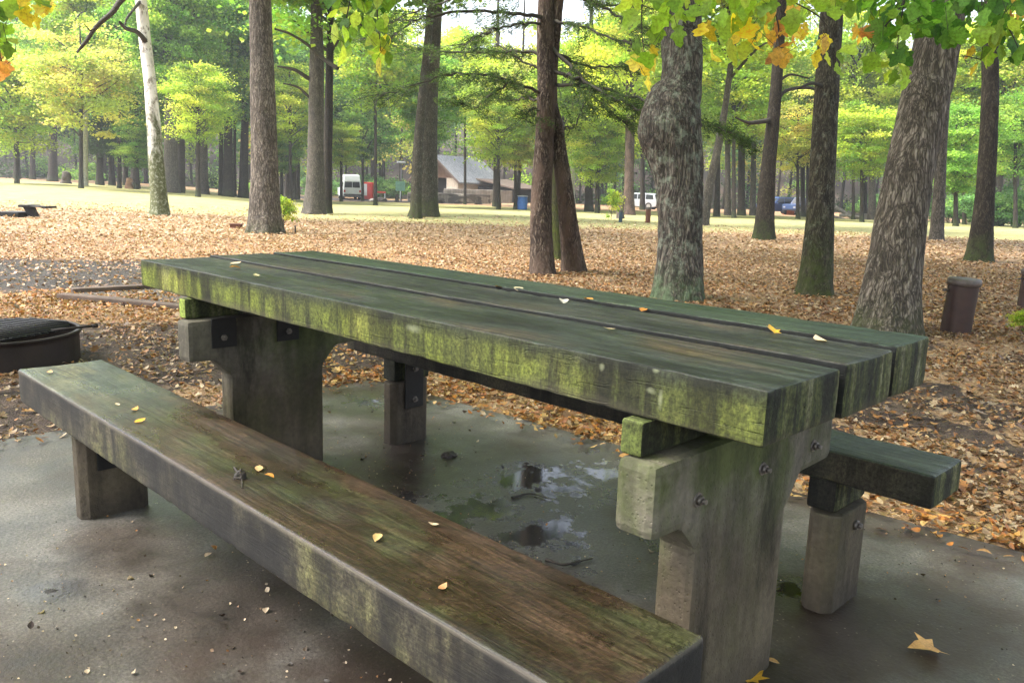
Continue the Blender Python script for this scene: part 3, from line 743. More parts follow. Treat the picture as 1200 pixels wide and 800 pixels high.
DEAD = [(.46, .25, .11), (.38, .17, .06), (.30, .13, .055), (.52, .33, .18), (.44, .30, .19), (.24, .12, .06), (.55, .40, .25), (.42, .20, .07), (.17, .09, .05), (.50, .28, .12), (.36, .25, .16), (.60, .46, .32)]
ORANGE = [(.56, .25, .06), (.50, .19, .045), (.60, .32, .10), (.42, .15, .04), (.54, .36, .16), (.62, .40, .16)]

def litter():
    parts = []
    def batch(n, r0, r1, tm, s0, s1, dens=1.0, power=1.0):
        n = int(n*1.22); a = rng.uniform(-.82, .82, n)+math.atan2(fh[1], fh[0]); rr = (rng.random(n)**power*(r1**2-r0**2)+r0**2)**.5
        x = CAM[0]+rr*np.cos(a); y = CAM[1]+rr*np.sin(a)
        z = height(x, y)
        dd = np.stack([x, y, z], -1)-CAM; D = dd@fw
        u = 600+F*(dd@rt)/D; v = 400-F*(dd@up)/D
        d = litter_density(u, v, D, x, y)
        gr = np.clip(sstep(D, 20, 30)*.88, 0, 1)
        clump = fnoise(np.stack([x*2.2, y*2.2, 0*x], -1), 3, 40)
        edge = in_pad(x, y, .28) & ~in_pad(x, y, 0)
        d = np.where(edge & (u > 380), .95, d)
        keep = (rng.random(n) < d*(1-gr)*(.62+clump*.75)) & ~in_pad(x, y, -.015+.0)
        keep |= in_pad(x, y, 0) & ~in_pad(x, y, -.16) & (rng.random(n) < .12)
        
        x, y, z, u, v, D = [q[keep] for q in (x, y, z, u, v, D)]; m = len(x)
        z = np.where(in_pad(x, y, .05), np.maximum(z, .003), z)
        c = pick(DEAD, m); near = (v > 342) & (v < 380) & (u < 520) | (np.abs(v-(.27*(u-430)+446)) < 30) & (u > 350)
        oc = pick(ORANGE, m); c = np.where((near & (rng.random(m) < .65))[:, None], oc, c)
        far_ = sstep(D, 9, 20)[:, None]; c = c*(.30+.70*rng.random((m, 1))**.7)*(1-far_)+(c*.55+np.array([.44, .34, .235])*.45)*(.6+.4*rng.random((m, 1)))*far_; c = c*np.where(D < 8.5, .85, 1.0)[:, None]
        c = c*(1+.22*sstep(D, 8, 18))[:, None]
        pos = np.stack([x, y, z+.006+.015*rng.random(m)], -1)
        return leaves(pos, rng.uniform(s0, s1, m), rng.uniform(0, 6.28, m), rng.normal(0, .28, m), rng.normal(0, .38, m), c, tm, .3, .5, 0)
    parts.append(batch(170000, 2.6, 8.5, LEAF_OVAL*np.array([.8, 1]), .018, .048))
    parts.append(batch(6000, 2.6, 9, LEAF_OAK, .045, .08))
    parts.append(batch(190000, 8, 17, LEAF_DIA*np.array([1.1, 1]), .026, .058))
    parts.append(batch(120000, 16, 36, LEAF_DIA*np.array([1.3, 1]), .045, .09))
    V, Fc = joinVF([(a, b) for a, b, c in parts]); C = np.concatenate([c for a, b, c in parts])
    tag(link('leaf_litter', fastmesh('leaf_litter', V, Fc, M['litterleaf'], C)), 'carpet of dry tan and orange fallen leaves over the forest floor', 'leaf litter', kind='stuff')
litter()

def debris():
    """grit, bark crumbs and seed scraps on the pad"""
    n = 22000
    x = rng.uniform(-3.6, 2.2, n); y = rng.uniform(-2.2, 3.2, n); k = in_pad(x, y, -.03); x = x[k]; y = y[k]
    nn = fnoise(np.stack([x*1.5, y*1.5, 0*x], -1), 3, 77); k = rng.random(len(x)) < (.35+nn); x = x[k]; y = y[k]; n = len(x)
    pal = [(.20, .13, .08), (.03, .02, .015), (.42, .34, .24), (.30, .24, .17), (.05, .035, .02), (.28, .14, .05), (.02, .016, .012)]
    pos = np.stack([x, y, np.full(n, .003)], -1)
    V, Fc, C = leaves(pos, rng.uniform(.003, .009, n)*(1+1.8*(rng.random(n) < .06)), rng.uniform(0, 6.28, n), rng.normal(0, .4, n), rng.normal(0, .5, n), pick(pal, n), LEAF_OVAL*np.array([1.3, 1]), .6, .6)
    tag(link('grit', fastmesh('grit', V, Fc, M['litterleaf'], C)), 'small scraps of bark, grit and seed scattered over the wet concrete pad', 'grit', kind='stuff')
debris()

def onez(u, v, z):
    d = fw + rt*(u-600)/F - up*(v-400)/F; t = (z-CAM[2])/d[2]; return CAM+t*d
def single_leaf(u, v, z, size, col, tm, label, yaw=0, group=None, tilt=.12, name='fallen_leaf'):
    P = onez(u, v, z+.004)
    V, Fc, C = leaves(np.zeros((1, 3)), np.array([size]), np.array([yaw]), np.array([tilt]), np.array([tilt*.6]), np.array([col]), tm, .28, .35)
    V[:, 2] -= V[:, 2].min()
    o = link(name, fastmesh(name, V, Fc, M['litterleaf'], C), loc=P-np.array([0, 0, .001])); tag(o, label, 'leaf', group)
GT = 'leaves lying on the picnic tabletop'; GB = 'leaves lying on the near bench'
YL = (.72, .40, .045); PL = (.62, .50, .36); BR = (.30, .16, .08); OR = (.58, .26, .06)
single_leaf(907, 390, H+.005, .035, YL, LEAF_STAR, 'bright yellow scrap of leaf on the table middle plank near its right end', 1, GT, .5)
single_leaf(965, 401, H+.004, .045, PL, LEAF_OVAL, 'pale cream leaf in the right half of the table beside the far gap', .9, GT)
single_leaf(607, 340, H+.006, .05, PL, LEAF_OVAL, 'long pale leaf lodged in the gap between table planks', .7, GT)
single_leaf(590, 337, H+.006, .035, OR, LEAF_OVAL, 'small orange leaf lodged in the table gap left of the long pale leaf', 2, GT)
single_leaf(694, 353, H+.006, .04, OR, LEAF_OVAL, 'orange brown leaf in the table gap behind the pale chip', 1.4, GT)
single_leaf(661, 355, H+.003, .045, (.6, .56, .5), LEAF_OVAL, 'whitish leaf flat on the middle of the tabletop', .8, GT)
single_leaf(752, 364, H+.006, .035, (.55, .22, .05), LEAF_OVAL, 'rust coloured leaf in the table gap in front of the broad grey trunk', .3, GT)
single_leaf(720, 386, H, .03, PL, LEAF_OVAL, 'small tan leaf on the open middle of the table top nearest the viewer side', 2.4, GT)
single_leaf(271, 309, H, .05, PL, LEAF_OVAL, 'pale leaf on the left end of the tabletop', .2, GT)
single_leaf(281, 314, H, .04, OR, LEAF_OVAL, 'orange leaf close to the pale leaf on the left end of the tabletop', 2.9, GT)
single_leaf(301, 325-1, H, .035, (.5, .42, .25), LEAF_OVAL, 'thin straw coloured leaf on the left end of the tabletop near its front edge', 1.2, GT)
single_leaf(440, 633, .412, .03, (.62, .40, .18), LEAF_OVAL, 'tan leaf in the middle of the near bench seat', .6, GB)
single_leaf(303, 551, .412, .032, (.55, .36, .18), LEAF_OVAL, 'tan leaf beside the dark twig on the near bench', 1.0, GB)
single_leaf(320, 559, .412, .028, OR, LEAF_OVAL, 'orange leaf right of the dark twig on the near bench', 2.0, GB)
single_leaf(513, 615, .412, .022, PL, LEAF_OVAL, 'tiny white chip near the back edge of the near bench', 2.2, GB)
single_leaf(515, 690, .412, .022, (.5, .25, .12), LEAF_OVAL, 'tiny rust chip near the front edge of the near bench', .2, GB)
single_leaf(159, 494, .412, .035, YL, LEAF_OVAL, 'bright yellow leaf near the front of the near bench, left end', .3, GB)
single_leaf(155, 481, .412, .03, (.6, .34, .10), LEAF_OVAL, 'orange leaf just behind the bright yellow one on the near bench', .6, GB)
single_leaf(139, 474, .412, .022, PL, LEAF_OVAL, 'small pale upright chip on the left end of the near bench', 1.6, GB)
single_leaf(57, 437, .412, .03, (.55, .36, .2), LEAF_OVAL, 'tan leaf at the very left end of the near bench', 1.0, GB)
single_leaf(1099, 762, .0, .085, (.66, .36, .12), LEAF_STAR, 'tan star shaped maple leaf alone on the concrete pad at lower right', 2.4, tilt=.1)
single_leaf(886, 799, .0, .07, (.72, .38, .04), LEAF_STAR, 'bright yellow leaf at the foot of the right concrete table leg', 1.2)
single_leaf(912, 776, .0, .035, (.55, .30, .12), LEAF_OVAL, 'small tan leaf just behind the bright yellow leaf by the right table leg', 2.0)
# twig and mud clods
def clod(u, v, z, s, label, name='mud_clod', cat='clod', sq=.6, seed=0):
    b = bmesh.new(); bmesh.ops.create_icosphere(b, subdivisions=3, radius=1)
    P = np.array([v_.co[:] for v_ in b.verts]); n = fnoise(P*1.8+seed*5, 3, seed)
    for v_, q in zip(b.verts, n): v_.co = v_.co*(1+.45*q)*s; v_.co.z = max(v_.co.z*sq, -.001)
    mb = MB(); mb.merge(b); tag(mb.build(name, M['clod'], None, onez(u, v, z)+np.array([0, 0, .0])), label, cat)
M['clod'] = simple('wet_soil', (.028, .020, .015), .5, 0, .4, 60, .8)
clod(526, 534, 0, .032, 'dark lump of wet soil on the pad near the far left bench leg', seed=1)
clod(282, 560, .412, .014, 'dark crumpled scrap of bark standing on the near bench', 'bark_scrap', 'bark scrap', 1.3, 2)
def twig(pts, z, r, label):
    P = np.array([onez(u, v, z+r) for u, v in pts]); p = smoothpath(P, 14); o0 = P[0].copy(); p = p-o0
    rad = r*(.6+.5*np.abs(vnoise(p*90)))*np.linspace(1, .5, 14)
    V, Fq = tube(p, rad, 7); tag(link('twig', fastmesh('twig', V, Fq, M['clod'], smooth=True), loc=o0), label, 'twig')
twig([(640, 655), (660, 661), (680, 657), (694, 654)], 0, .006, 'short dark twig on the wet pad beside the right table leg')
twig([(275, 548), (283, 560), (284, 571)], .412, .003, 'thin dark twig lying across the middle of the near bench')
twig([(600, 583), (620, 578), (640, 583)], 0, .005, 'dark twig in the shallow puddle under the table')

# ------------------------------------------------------------------ fire ring, timbers, bollards, small things
M['ring'] = simple('rusty_steel', (.022, .014, .011), .6, .3, .5, 6, .4)
M['ringin'] = simple('sooty_steel', (.009, .009, .010), .4, .5, .3, 20, .4)
M['timber'] = simple('timber_edging', (.09, .060, .045), .8, 0, .4, 9, .5)
M['gravel'] = simple('gravel', (.085, .075, .068), .85, 0, .85, 70, 1.0)
def fire_ring():
    P = ground(-2, 425); r = .43; h = .19
    o = empty('fire_ring', P, 'round rusty steel campfire ring with a slatted cooking grate', 'fire ring')
    mb = MB(); mb.lathe([(r-.008, -.03), (r-.008, h-.002), (r-.012, h), (r+.012, h+.004), (r+.018, h), (r+.016, h-.012), (r+.002, h-.016), (r, h-.04), (r, -.03)], 72); mb.build('ring_wall', M['ring'], o)
    mb = MB(); R0 = r*.93
    a = R(25)
    Mx = Matrix.Rotation(a, 4, 'Z')
    for t in np.linspace(-.36, .36, 17):
        w = math.sqrt(max(R0**2-t*t, .01))*.9
        mb.cyl(Mx @ Vector((-w, t, h+.012)), Mx @ Vector((w, t, h+.012)), .005, n=8)
    for t in (-.30, 0, .30):
        w = math.sqrt(R0**2-t*t)*.92; mb.cyl(Mx @ Vector((t, -w, h+.004)), Mx @ Vector((t, w, h+.004)), .006, n=8)
    g = mb.build('grate', M['ringin'], o)
    mb = MB()
    q0 = np.array(onez(60, 387, P[2]+h+.018))-P; q1 = np.array(onez(108, 382, P[2]+h+.025))-P
    mb.cyl(q0, q1, .007, n=10); mb.cyl(q1+np.array([-.01, -.01, 0])*0, q1+(q1-q0)/np.linalg.norm(q1-q0)*.03, .012, n=10); mb.build('handle', M['ring'], g)
    mb = MB(); mb.lathe([(.0, -.005), (r-.01, .0)], 40); mb.build('ash_bed', M['ringin'], o)
    V = []
fire_ring()
def timber(u0, v0, u1, v1, label, w=.1, h=.065, seed=0):
    A = ground(u0, v0); B = ground(u1, v1); d = B-A; Ln = np.hypot(d[0], d[1])
    V, Fq = beam(0, Ln, -w/2, w/2, -.04, h, r=.01, dx=.05, ds=.03, amp=.006, chip=.008, seed=seed)
    o = link('edging_timber', fastmesh('edging_timber', V, Fq, M['timber'], smooth=True), loc=A); o.rotation_euler = (0, -math.atan2(d[2], Ln), math.atan2(d[1], d[0]))
    return tag(o, label, 'timber', 'timbers edging the gravel tent pad')
timber(72, 352, 330, 376, 'front edging timber of the gravel patch, running towards the table leg', seed=51)
timber(84, 346, 300, 334, 'back edging timber of the gravel patch, beyond the front one', seed=52)
gpts = [ground(78, 350), ground(330, 374), ground(460, 350), ground(300, 335), ground(90, 346)]
mb = MB(); b = bmesh.new(); vs = [b.verts.new((p[0], p[1], .004)) for p in gpts]; f = b.faces.new(vs); bmesh.ops.recalc_face_normals(b, faces=[f])
ex = bmesh.ops.extrude_face_region(b, geom=[f]); bmesh.ops.translate(b, vec=(0, 0, -.1), verts=[g for g in ex['geom'] if isinstance(g, bmesh.types.BMVert)])
bmesh.ops.recalc_face_normals(b, faces=b.faces[:])
mb.merge(b); tag(mb.build('gravel_patch', M['gravel']), kind='structure')

M['brown_paint'] = simple('brown_painted_steel', (.040, .020, .017), .5, 0, .3, 12, .3)
M['brown_top'] = simple('worn_brown_lid', (.085, .065, .06), .5, 0, .4, 30, .3)
M['blue_dot'] = simple('blue_label', (.05, .12, .30), .5)
def bollard(P, r, h, label, lean, sticker=False):
    o = empty('bollard', P, label, 'bollard', 'brown steel bollards among the leaves'); o.rotation_euler = lean
    mb = MB(); mb.lathe([(r, -.06), (r, h-.03)], 40); mb.build('post', M['brown_paint'], o)
    mb = MB(); mb.lathe([(r+.004, h-.055), (r+.012, h-.05), (r+.012, h-.006), (r+.004, h+.002), (r-.03, h+.006), (0.001, h+.004)], 40); mb.build('cap', M['brown_top'], o)
    mb = MB(); mb.cyl((-r*.72-.002, -r*.72, h-.10), (-r*.85-.02, -r*.85-.015, h-.10), .011, n=10); mb.build('bolt', M['brown_top'], o)
    if sticker:
        mb = MB(); a = math.atan2(-.8, -.25)
        p = Vector((math.cos(a)*(r+.002), math.sin(a)*(r+.002), h-.13)); mb.cyl(p, p+Vector((math.cos(a), math.sin(a), 0))*.004, .03, n=20); mb.build('round_sticker', M['blue_dot'], o)
    return o
bollard(ground(1119, 391), .118, .47, 'short dark brown steel bollard standing in the leaves right of the leaning oak', (R(1.5), R(3), 0))
P = ground(1207, 362); bollard(P, .125, .42, 'brown bollard with a small blue sticker cut by the right picture edge', (R(1), R(1), 0), True)
# distant posts
def post(u, D, wpx, hpx, mat, label, name='post', cat='post'):
    P, v = gp(u, D); r = wpx/2*D/F; h = hpx*D/F
    o = empty(name, P, label, cat); mb = MB(); mb.lathe([(r, -.1), (r, h*.86)], 16); mb.build('shaft', mat, o)
    mb = MB(); mb.lathe([(r*1.15, h*.86), (r*1.2, h*.9), (r*1.15, h), (0.001, h*1.02)], 16); mb.build('cap', M['brown_top'], o)
M['rustpost'] = simple('rust_brown_post', (.13, .045, .025), .7)
M['bluepost'] = simple('blue_grey_post', (.03, .06, .09), .6)
M['blue'] = simple('blue_plastic', (.03, .13, .42), .5)
post(759, 34, 6, 18, M['rustpost'], 'rust brown post standing in the leaves in front of the silver car')
post(727, 33, 4.5, 14, M['bluepost'], 'short blue grey hydrant post left of the silver car', 'hydrant_post', 'hydrant')
post(346, 17.5, 1.6, 9, M['rust'], 'thin dark stake right of the big trunk by the little sapling', 'stake', 'stake')
# dark metal box by the trunk
P = ground(277, 267); mb = MB(); mb.box(-.12, .12, -.08, .08, -.02, .08, .01, Matrix.Rotation(YAW, 4, 'Z'))
mb.box(-.14, .14, -.10, .10, .08, .095, .004, Matrix.Rotation(YAW, 4, 'Z'))
tag(mb.build('utility_box', M['rustpost'], None, P), 'small low rust brown box on the ground left of the big trunk', 'utility box')
# far grill
def grill():
    P = ground(22, 254); D = depth(P); k = D/F
    o = empty('campfire_grill', P, 'low dark fire box with a raised black cooking grate, far left', 'grill', rz=YAW)
    mb = MB(); mb.box(-17*k, 10*k, -.35, .35, -.03, 6*k, .02); mb.build('fire_box', M['rust'], o)
    mb = MB(); mb.box(7*k, 20*k, -.25, .25, 11.5*k, 14.5*k, .02); mb.prism([(8*k, 11.5*k), (18*k, 11.5*k), (23*k, 0), (14*k, 0)], -.08, .08); mb.build('stand', M['rust'], o)
    mb = MB()
    for y in np.linspace(-.22, .22, 6): mb.cyl((18*k, y, 13*k), (35*k, y, 12.2*k), .012, n=6)
    mb.box(34*k, 39*k, -.24, .24, 11*k, 13.5*k, .01); mb.build('grate', M['rust'], o)
grill()

# ------------------------------------------------------------------ trees
def trunk_mesh(name, path, radii, mat, n=24, seed=0, bumpy=.05, ridges=0):
    path = np.asarray(path); org = path[0].copy()
    V, Fq = tube(path-org, radii, n, seed=seed)
    m = len(path); cen = np.repeat(path-org, n, 0); d = V-cen; rad = np.linalg.norm(d, axis=1)[:, None]+1e-9; dn = d/rad
    nz = fnoise(np.stack([V[:, 0]*3, V[:, 1]*3, V[:, 2]*.8], -1)+seed*9.7, 3, seed)
    V = V + d*bumpy*nz[:, None]*1.6
    zz = V[:, 2:3]
    ang = np.arctan2(d[:, 1], d[:, 0])
    root = np.exp(-np.clip(zz[:, 0], 0, 9)/(.9*radii[0]+.05))*(.20+.22*np.maximum(0, np.sin(ang*5+seed)))
    V = V + d*root[:, None]
    if ridges:
        q = np.stack([V[:, 0]*ridges, V[:, 1]*ridges, V[:, 2]*ridges*.22], -1)
        rr = 1-np.abs(fnoise(q, 2, seed+5))*2
        V = V + dn*(rr[:, None]*.010*min(1.2, 16/ridges))
    me = fastmesh(name, V, Fq, mat, smooth=True)
    return me, org

# crown prototypes ---------------------------------------------------
PAL_G = [(.18, .35, .07), (.24, .43, .09), (.13, .26, .05), (.32, .48, .10), (.40, .52, .12)]
PAL_YG = [(.38, .50, .08), (.30, .44, .07), (.48, .56, .09), (.20, .32, .05), (.56, .56, .12)]
PAL_Y = [(.52, .54, .14), (.44, .50, .12), (.58, .54, .18), (.34, .44, .10), (.58, .46, .16)]
PAL_D = [(.03, .065, .022), (.045, .09, .03), (.025, .05, .02), (.06, .11, .035)]
PAL_B = [(.14, .29, .11), (.19, .37, .15), (.10, .20, .08), (.26, .42, .15)]
def crown(seed, pal, nclump=120, per=110, leaf=.16, rad=3.6, hgt_=9., spread=.75, shape='round', lr=.075):
    """returns leaf (V,F,C) and limb (V,F), base at z=0"""
    g = np.random.default_rng(seed); st = rng
    cl = []
    while len(cl) < nclump:
        p = g.uniform(-1, 1, 3)
        if np.hypot(p[0], p[1]) > 1: continue
        t = (p[2]+1)/2
        if shape == 'round': w = math.sqrt(max(0, 1-((t-.45)/.56)**2)) if t > .45 else .55+.45*t/.45
        elif shape == 'cone': w = (1-t)**.8*(.75+.25*math.sin(t*34))
        else: w = math.sqrt(max(0, 1-((t-.6)/.42)**2))
        rr = np.hypot(p[0], p[1])
        if rr > w or rr < w*.25*g.random(): continue
        cl.append((p[0]*rad, p[1]*rad, t*hgt_))
    cl = np.array(cl)
    pos = []; cc = []
    for i, c in enumerate(cl):
        m = int(per*g.uniform(.35, 1.5)); s = spread*g.uniform(.6, 1.3)
        q = g.normal(0, .8, (m, 3))*np.array([s, s, s*.34]); q[:, 2] -= .15*np.hypot(q[:, 0], q[:, 1])
        pos.append(c+q); base = np.array(pal[g.integers(0, len(pal))])*g.uniform(.6, 1.35)
        cc.append(np.clip(base*(1+.18*(g.random((m, 1))*2-1)), .002, 1))
    pos = np.concatenate(pos); cc = np.concatenate(cc); m = len(pos)
    V, Fc, C = leaves(pos, g.uniform(.7, 1.35, m)*leaf, g.uniform(0, 6.28, m), g.normal(0, .55, m)-.2, g.normal(0, .55, m), cc, LEAF_DIA*np.array([1.3, 1]), .2, .3)
    limbs = []
    order = g.permutation(len(cl))[:min(26, len(cl))]
    for i in order:
        e = cl[i]; z0 = max(-.5, e[2]-np.hypot(e[0], e[1])*g.uniform(.35, .9)); s0 = np.array([0, 0, z0])
        mid = (s0+e)/2+g.normal(0, .25, 3)+np.array([0, 0, .3])
        p = smoothpath([s0, mid, e], 8); limbs.append(tube(p, np.linspace(lr, lr*.16, 8)*(1.0 if shape != 'cone' else .5), 5))
    return (V, Fc, C), joinVF(limbs)
PROTO = {}
def proto(key, *a, **k):
    lv, lb = crown(*a, **k)
    PROTO[key] = (fastmesh('crown_'+key, lv[0], lv[1], M['leaf'], lv[2]), fastmesh('limbs_'+key, lb[0], lb[1], M['branch'], smooth=True))
proto('g', 1, PAL_G, 120, 200, leaf=.19); proto('g2', 2, PAL_G, 100, 210, leaf=.19, spread=.9)
proto('yg', 3, PAL_YG, 120, 200, leaf=.19); proto('yg2', 4, PAL_YG, 90, 220, leaf=.19, spread=.95)
proto('y', 5, PAL_Y, 100, 190, leaf=.19); proto('b', 6, PAL_B, 120, 200, leaf=.19)
proto('can', 12, PAL_YG, 80, 130, leaf=.17, rad=4.6, hgt_=6)  # near canopy above the frame, thickened to shade the foreground
proto('d', 7, PAL_D, 170, 120, leaf=.13, rad=2.4, hgt_=9, spread=.5, shape='cone')
proto('sp', 8, PAL_YG, 46, 120, spread=.7)            # sparse high canopy
proto('s', 9, PAL_YG, 26, 60, leaf=.07, rad=.55, hgt_=.9, spread=.16, lr=.008)   # sapling
proto('sh', 10, PAL_B, 60, 110, leaf=.12, rad=1.5, hgt_=1.8, spread=.4, lr=.02)   # shrub
def add_crown(tree, kind, loc, sx, sz, rz=None):
    a, b = PROTO[kind]; rz = random.uniform(0, 6.28) if rz is None else rz
    for nm, me in (('crown', a), ('limbs', b)):
        o = link(nm, me, tree, loc); o.scale = (sx, sx, sz); o.rotation_euler = (0, 0, rz)

TREES = {}
def tree(key, pts, widths, mat, label, kind='can', crown_z=6.5, crown_s=(1.1, 1.0), Htot=15, n=24, rings=60, D=None, group='trees of the picnic ground', name='tree', ridges=0, seed=0, branches=(), bumpy=.05, cat='tree', offs=0):
    """pts: pixel points base..up at one depth; widths px"""
    u0, v0 = pts[0]
    if D is None: B = ground(u0, v0); D = depth(B)
    else: B, v0 = gp(u0, D)
    P = [B-np.array([0, 0, .06])]+[at(u, v, D+offs*i) for i, (u, v) in enumerate(pts[1:], 1)]
    k = D/F
    rad = [w/2*k for w in widths]
    top = P[-1]; d = top-P[0] if len(P) < 3 else P[-1]-P[-2]; d = d/np.linalg.norm(d); d = d*.6+np.array([0, 0, .4]); d /= d[2]
    zt = Htot+B[2]
    if top[2] < zt-1:
        m1 = top+d*(zt-top[2])*.5; m2 = top+d*(zt-top[2]); P += [m1, m2]; rad += [rad[-1]*.7, rad[-1]*.22]
    zz = np.array([p[2] for p in P]); path = smoothpath(P, rings)
    # denser rings low down
    rr = np.interp(path[:, 2], zz, rad)
    o = empty(name, B, label, cat, group)
    me, org = trunk_mesh('trunk', path, rr, mat, n, seed, bumpy, ridges)
    t = link('trunk', me, o, org-B)
    if kind:
        zc = crown_z; cp = np.array([np.interp(zc+B[2], path[:, 2], path[:, i]) for i in range(2)]+[zc+B[2]])
        add_crown(o, kind, cp-B, *crown_s)
    for br in branches:
        pp = [at(u, v, D+dd) for u, v, dd in br[0]]; p = smoothpath(pp, 16)-B
        V, Fq = tube(p, np.linspace(br[1]*k, br[2]*k, 16), 7, wob=.3, seed=seed)
        link('branch', fastmesh('branch', V, Fq, M['branch'], smooth=True), o)
    TREES[key] = (o, B, D)
    return o

tree('T10', [(1037, 392), (1046, 320), (1062, 220), (1082, 120), (1106, 0)], [66, 58, 53, 51, 50], M['bark_oak'], 'thick oak with rough grey bark leaning right behind the right end of the table', n=160, rings=420, ridges=24, seed=1, Htot=14)
tree('T6', [(795, 352), (797, 280), (796, 215), (791, 180), (785, 152), (789, 125), (799, 98), (800, 50), (800, 0)], [52, 49, 53, 62, 74, 66, 47, 45, 43], M['bark_lichen'], 'broad grey trunk with green lichen and a swollen bulge behind the middle of the table', n=140, rings=360, ridges=20, seed=2, bumpy=.07, Htot=14)
tree('T9', [(955, 346), (962, 240), (968, 120), (976, 0)], [37, 29, 27, 25], M['bark_moss'], 'straight mossy trunk with a very dark green foot between the two leaning oaks', n=90, rings=260, ridges=24, seed=3, Htot=15,
     branches=[([(970, 105, 0), (952, 98, -.2), (935, 104, -.4)], 3, 1)])
tree('T1', [(311, 273), (310, 200), (308, 100), (305, 0)], [36, 30, 27, 25], M['bark_oak'], 'big straight grey brown trunk standing alone left of centre', n=96, rings=300, ridges=18, seed=4, Htot=17, crown_z=8.5)
tree('T2', [(188, 253), (183, 190), (177, 110), (165, 0)], [20, 17, 14, 13], M['bark_pale'], 'slender pale peeling sycamore with white upper trunk and mossy foot', n=32, rings=90, seed=5, Htot=17, kind='yg2', crown_z=9,
     branches=[([(171, 50, 0), (161, 38, -.5), (148, 34, -1), (140, 26, -1.3)], 3.5, 1.5), ([(166, 0, 0), (150, 20, -.8), (146, 30, -1)], 2, .6)])
tree('T3', [(369, 251), (370, 180), (371, 90), (371, 0)], [24, 19, 17, 13], M['bark_grey'], 'grey trunk with bare side branches, front one of a close pair', n=40, rings=110, seed=6, Htot=17, kind='g', crown_z=8.5, crown_s=(1, 1),
     branches=[([(366, 95, 0), (345, 82, -.6), (325, 78, -1)], 3, 1), ([(396, 80, -.6), (380, 70, -.3), (360, 52, -.6), (340, 40, -1.2), (322, 34, -1.6)], 2.6, 1.2), ([(368, 120, 0), (350, 103, -.4), (332, 98, -.8)], 2, .8)])
tree('T3b', [(383, 246), (384, 180), (386, 90), (388, 0)], [12, 11, 9, 7], M['bark_dark'], 'thin darker trunk hidden partly behind the grey one right of the big trunk', D=34, n=20, rings=40, seed=7, Htot=15, kind='g2', crown_z=7)
tree('T4', [(497, 254), (500, 190), (503, 110), (510, 0)], [30, 25, 20, 18], M['bark_moss'], 'stout straight trunk in front of the lodge with mossy base', n=48, rings=120, seed=8, Htot=18, kind='yg', crown_z=9)
tree('T4b', [(487, 251), (489, 190), (495, 110), (502, 40)], [13, 12, 10, 9], M['bark_moss'], 'dark mossy trunk pressed against the left side of the stout one before the lodge', D=31.5, n=24, rings=50, seed=9, Htot=16, kind='g', crown_z=8.5)
tree('T8', [(895, 281), (900, 200), (909, 110), (915, 20)], [23, 17, 14, 11], M['bark_dark'], 'slim dark trunk with a green mossy foot leaning right, left of the mossy dark one', n=40, rings=100, seed=10, Htot=16, kind='yg', crown_z=7.5,
     branches=[([(906, 140, 0), (880, 144, -.5), (862, 138, -1)], 3, 1), ([(908, 120, 0), (925, 105, .3), (955, 105, .6), (975, 122, .8)], 2.5, 1), ([(909, 100, 0), (925, 88, .3), (948, 92, .5)], 2, .8)])
tree('T11', [(1147, 307), (1155, 220), (1160, 120), (1163, 0)], [27, 20, 18, 16], M['bark_dark'], 'slim straight dark trunk near the right picture edge', n=44, rings=110, ridges=18, seed=11, Htot=15, kind='yg', crown_z=7.5)
tree('T12', [(1097, 282), (1101, 220), (1106, 140)], [15, 13, 11], M['bark_grey'], 'grey trunk partly hidden behind the thick leaning oak', n=24, rings=50, seed=12, kind='yg2', crown_z=7)
tree('T13', [(824, 264), (832, 215), (843, 165), (852, 110)], [12, 10, 9, 7], M['bark_grey'], 'pale grey trunk leaning right just beside the broad lichen covered one', n=24, rings=50, seed=13, kind='yg', crown_z=6.5)
tree('T7', [(737, 252), (737, 215), (738, 160), (738, 90)], [14, 11, 11, 8], M['bark_cedar'], 'reddish grey trunk left of the silver car', n=24, rings=50, seed=14, kind='yg2', crown_z=6, crown_s=(.9, 1))

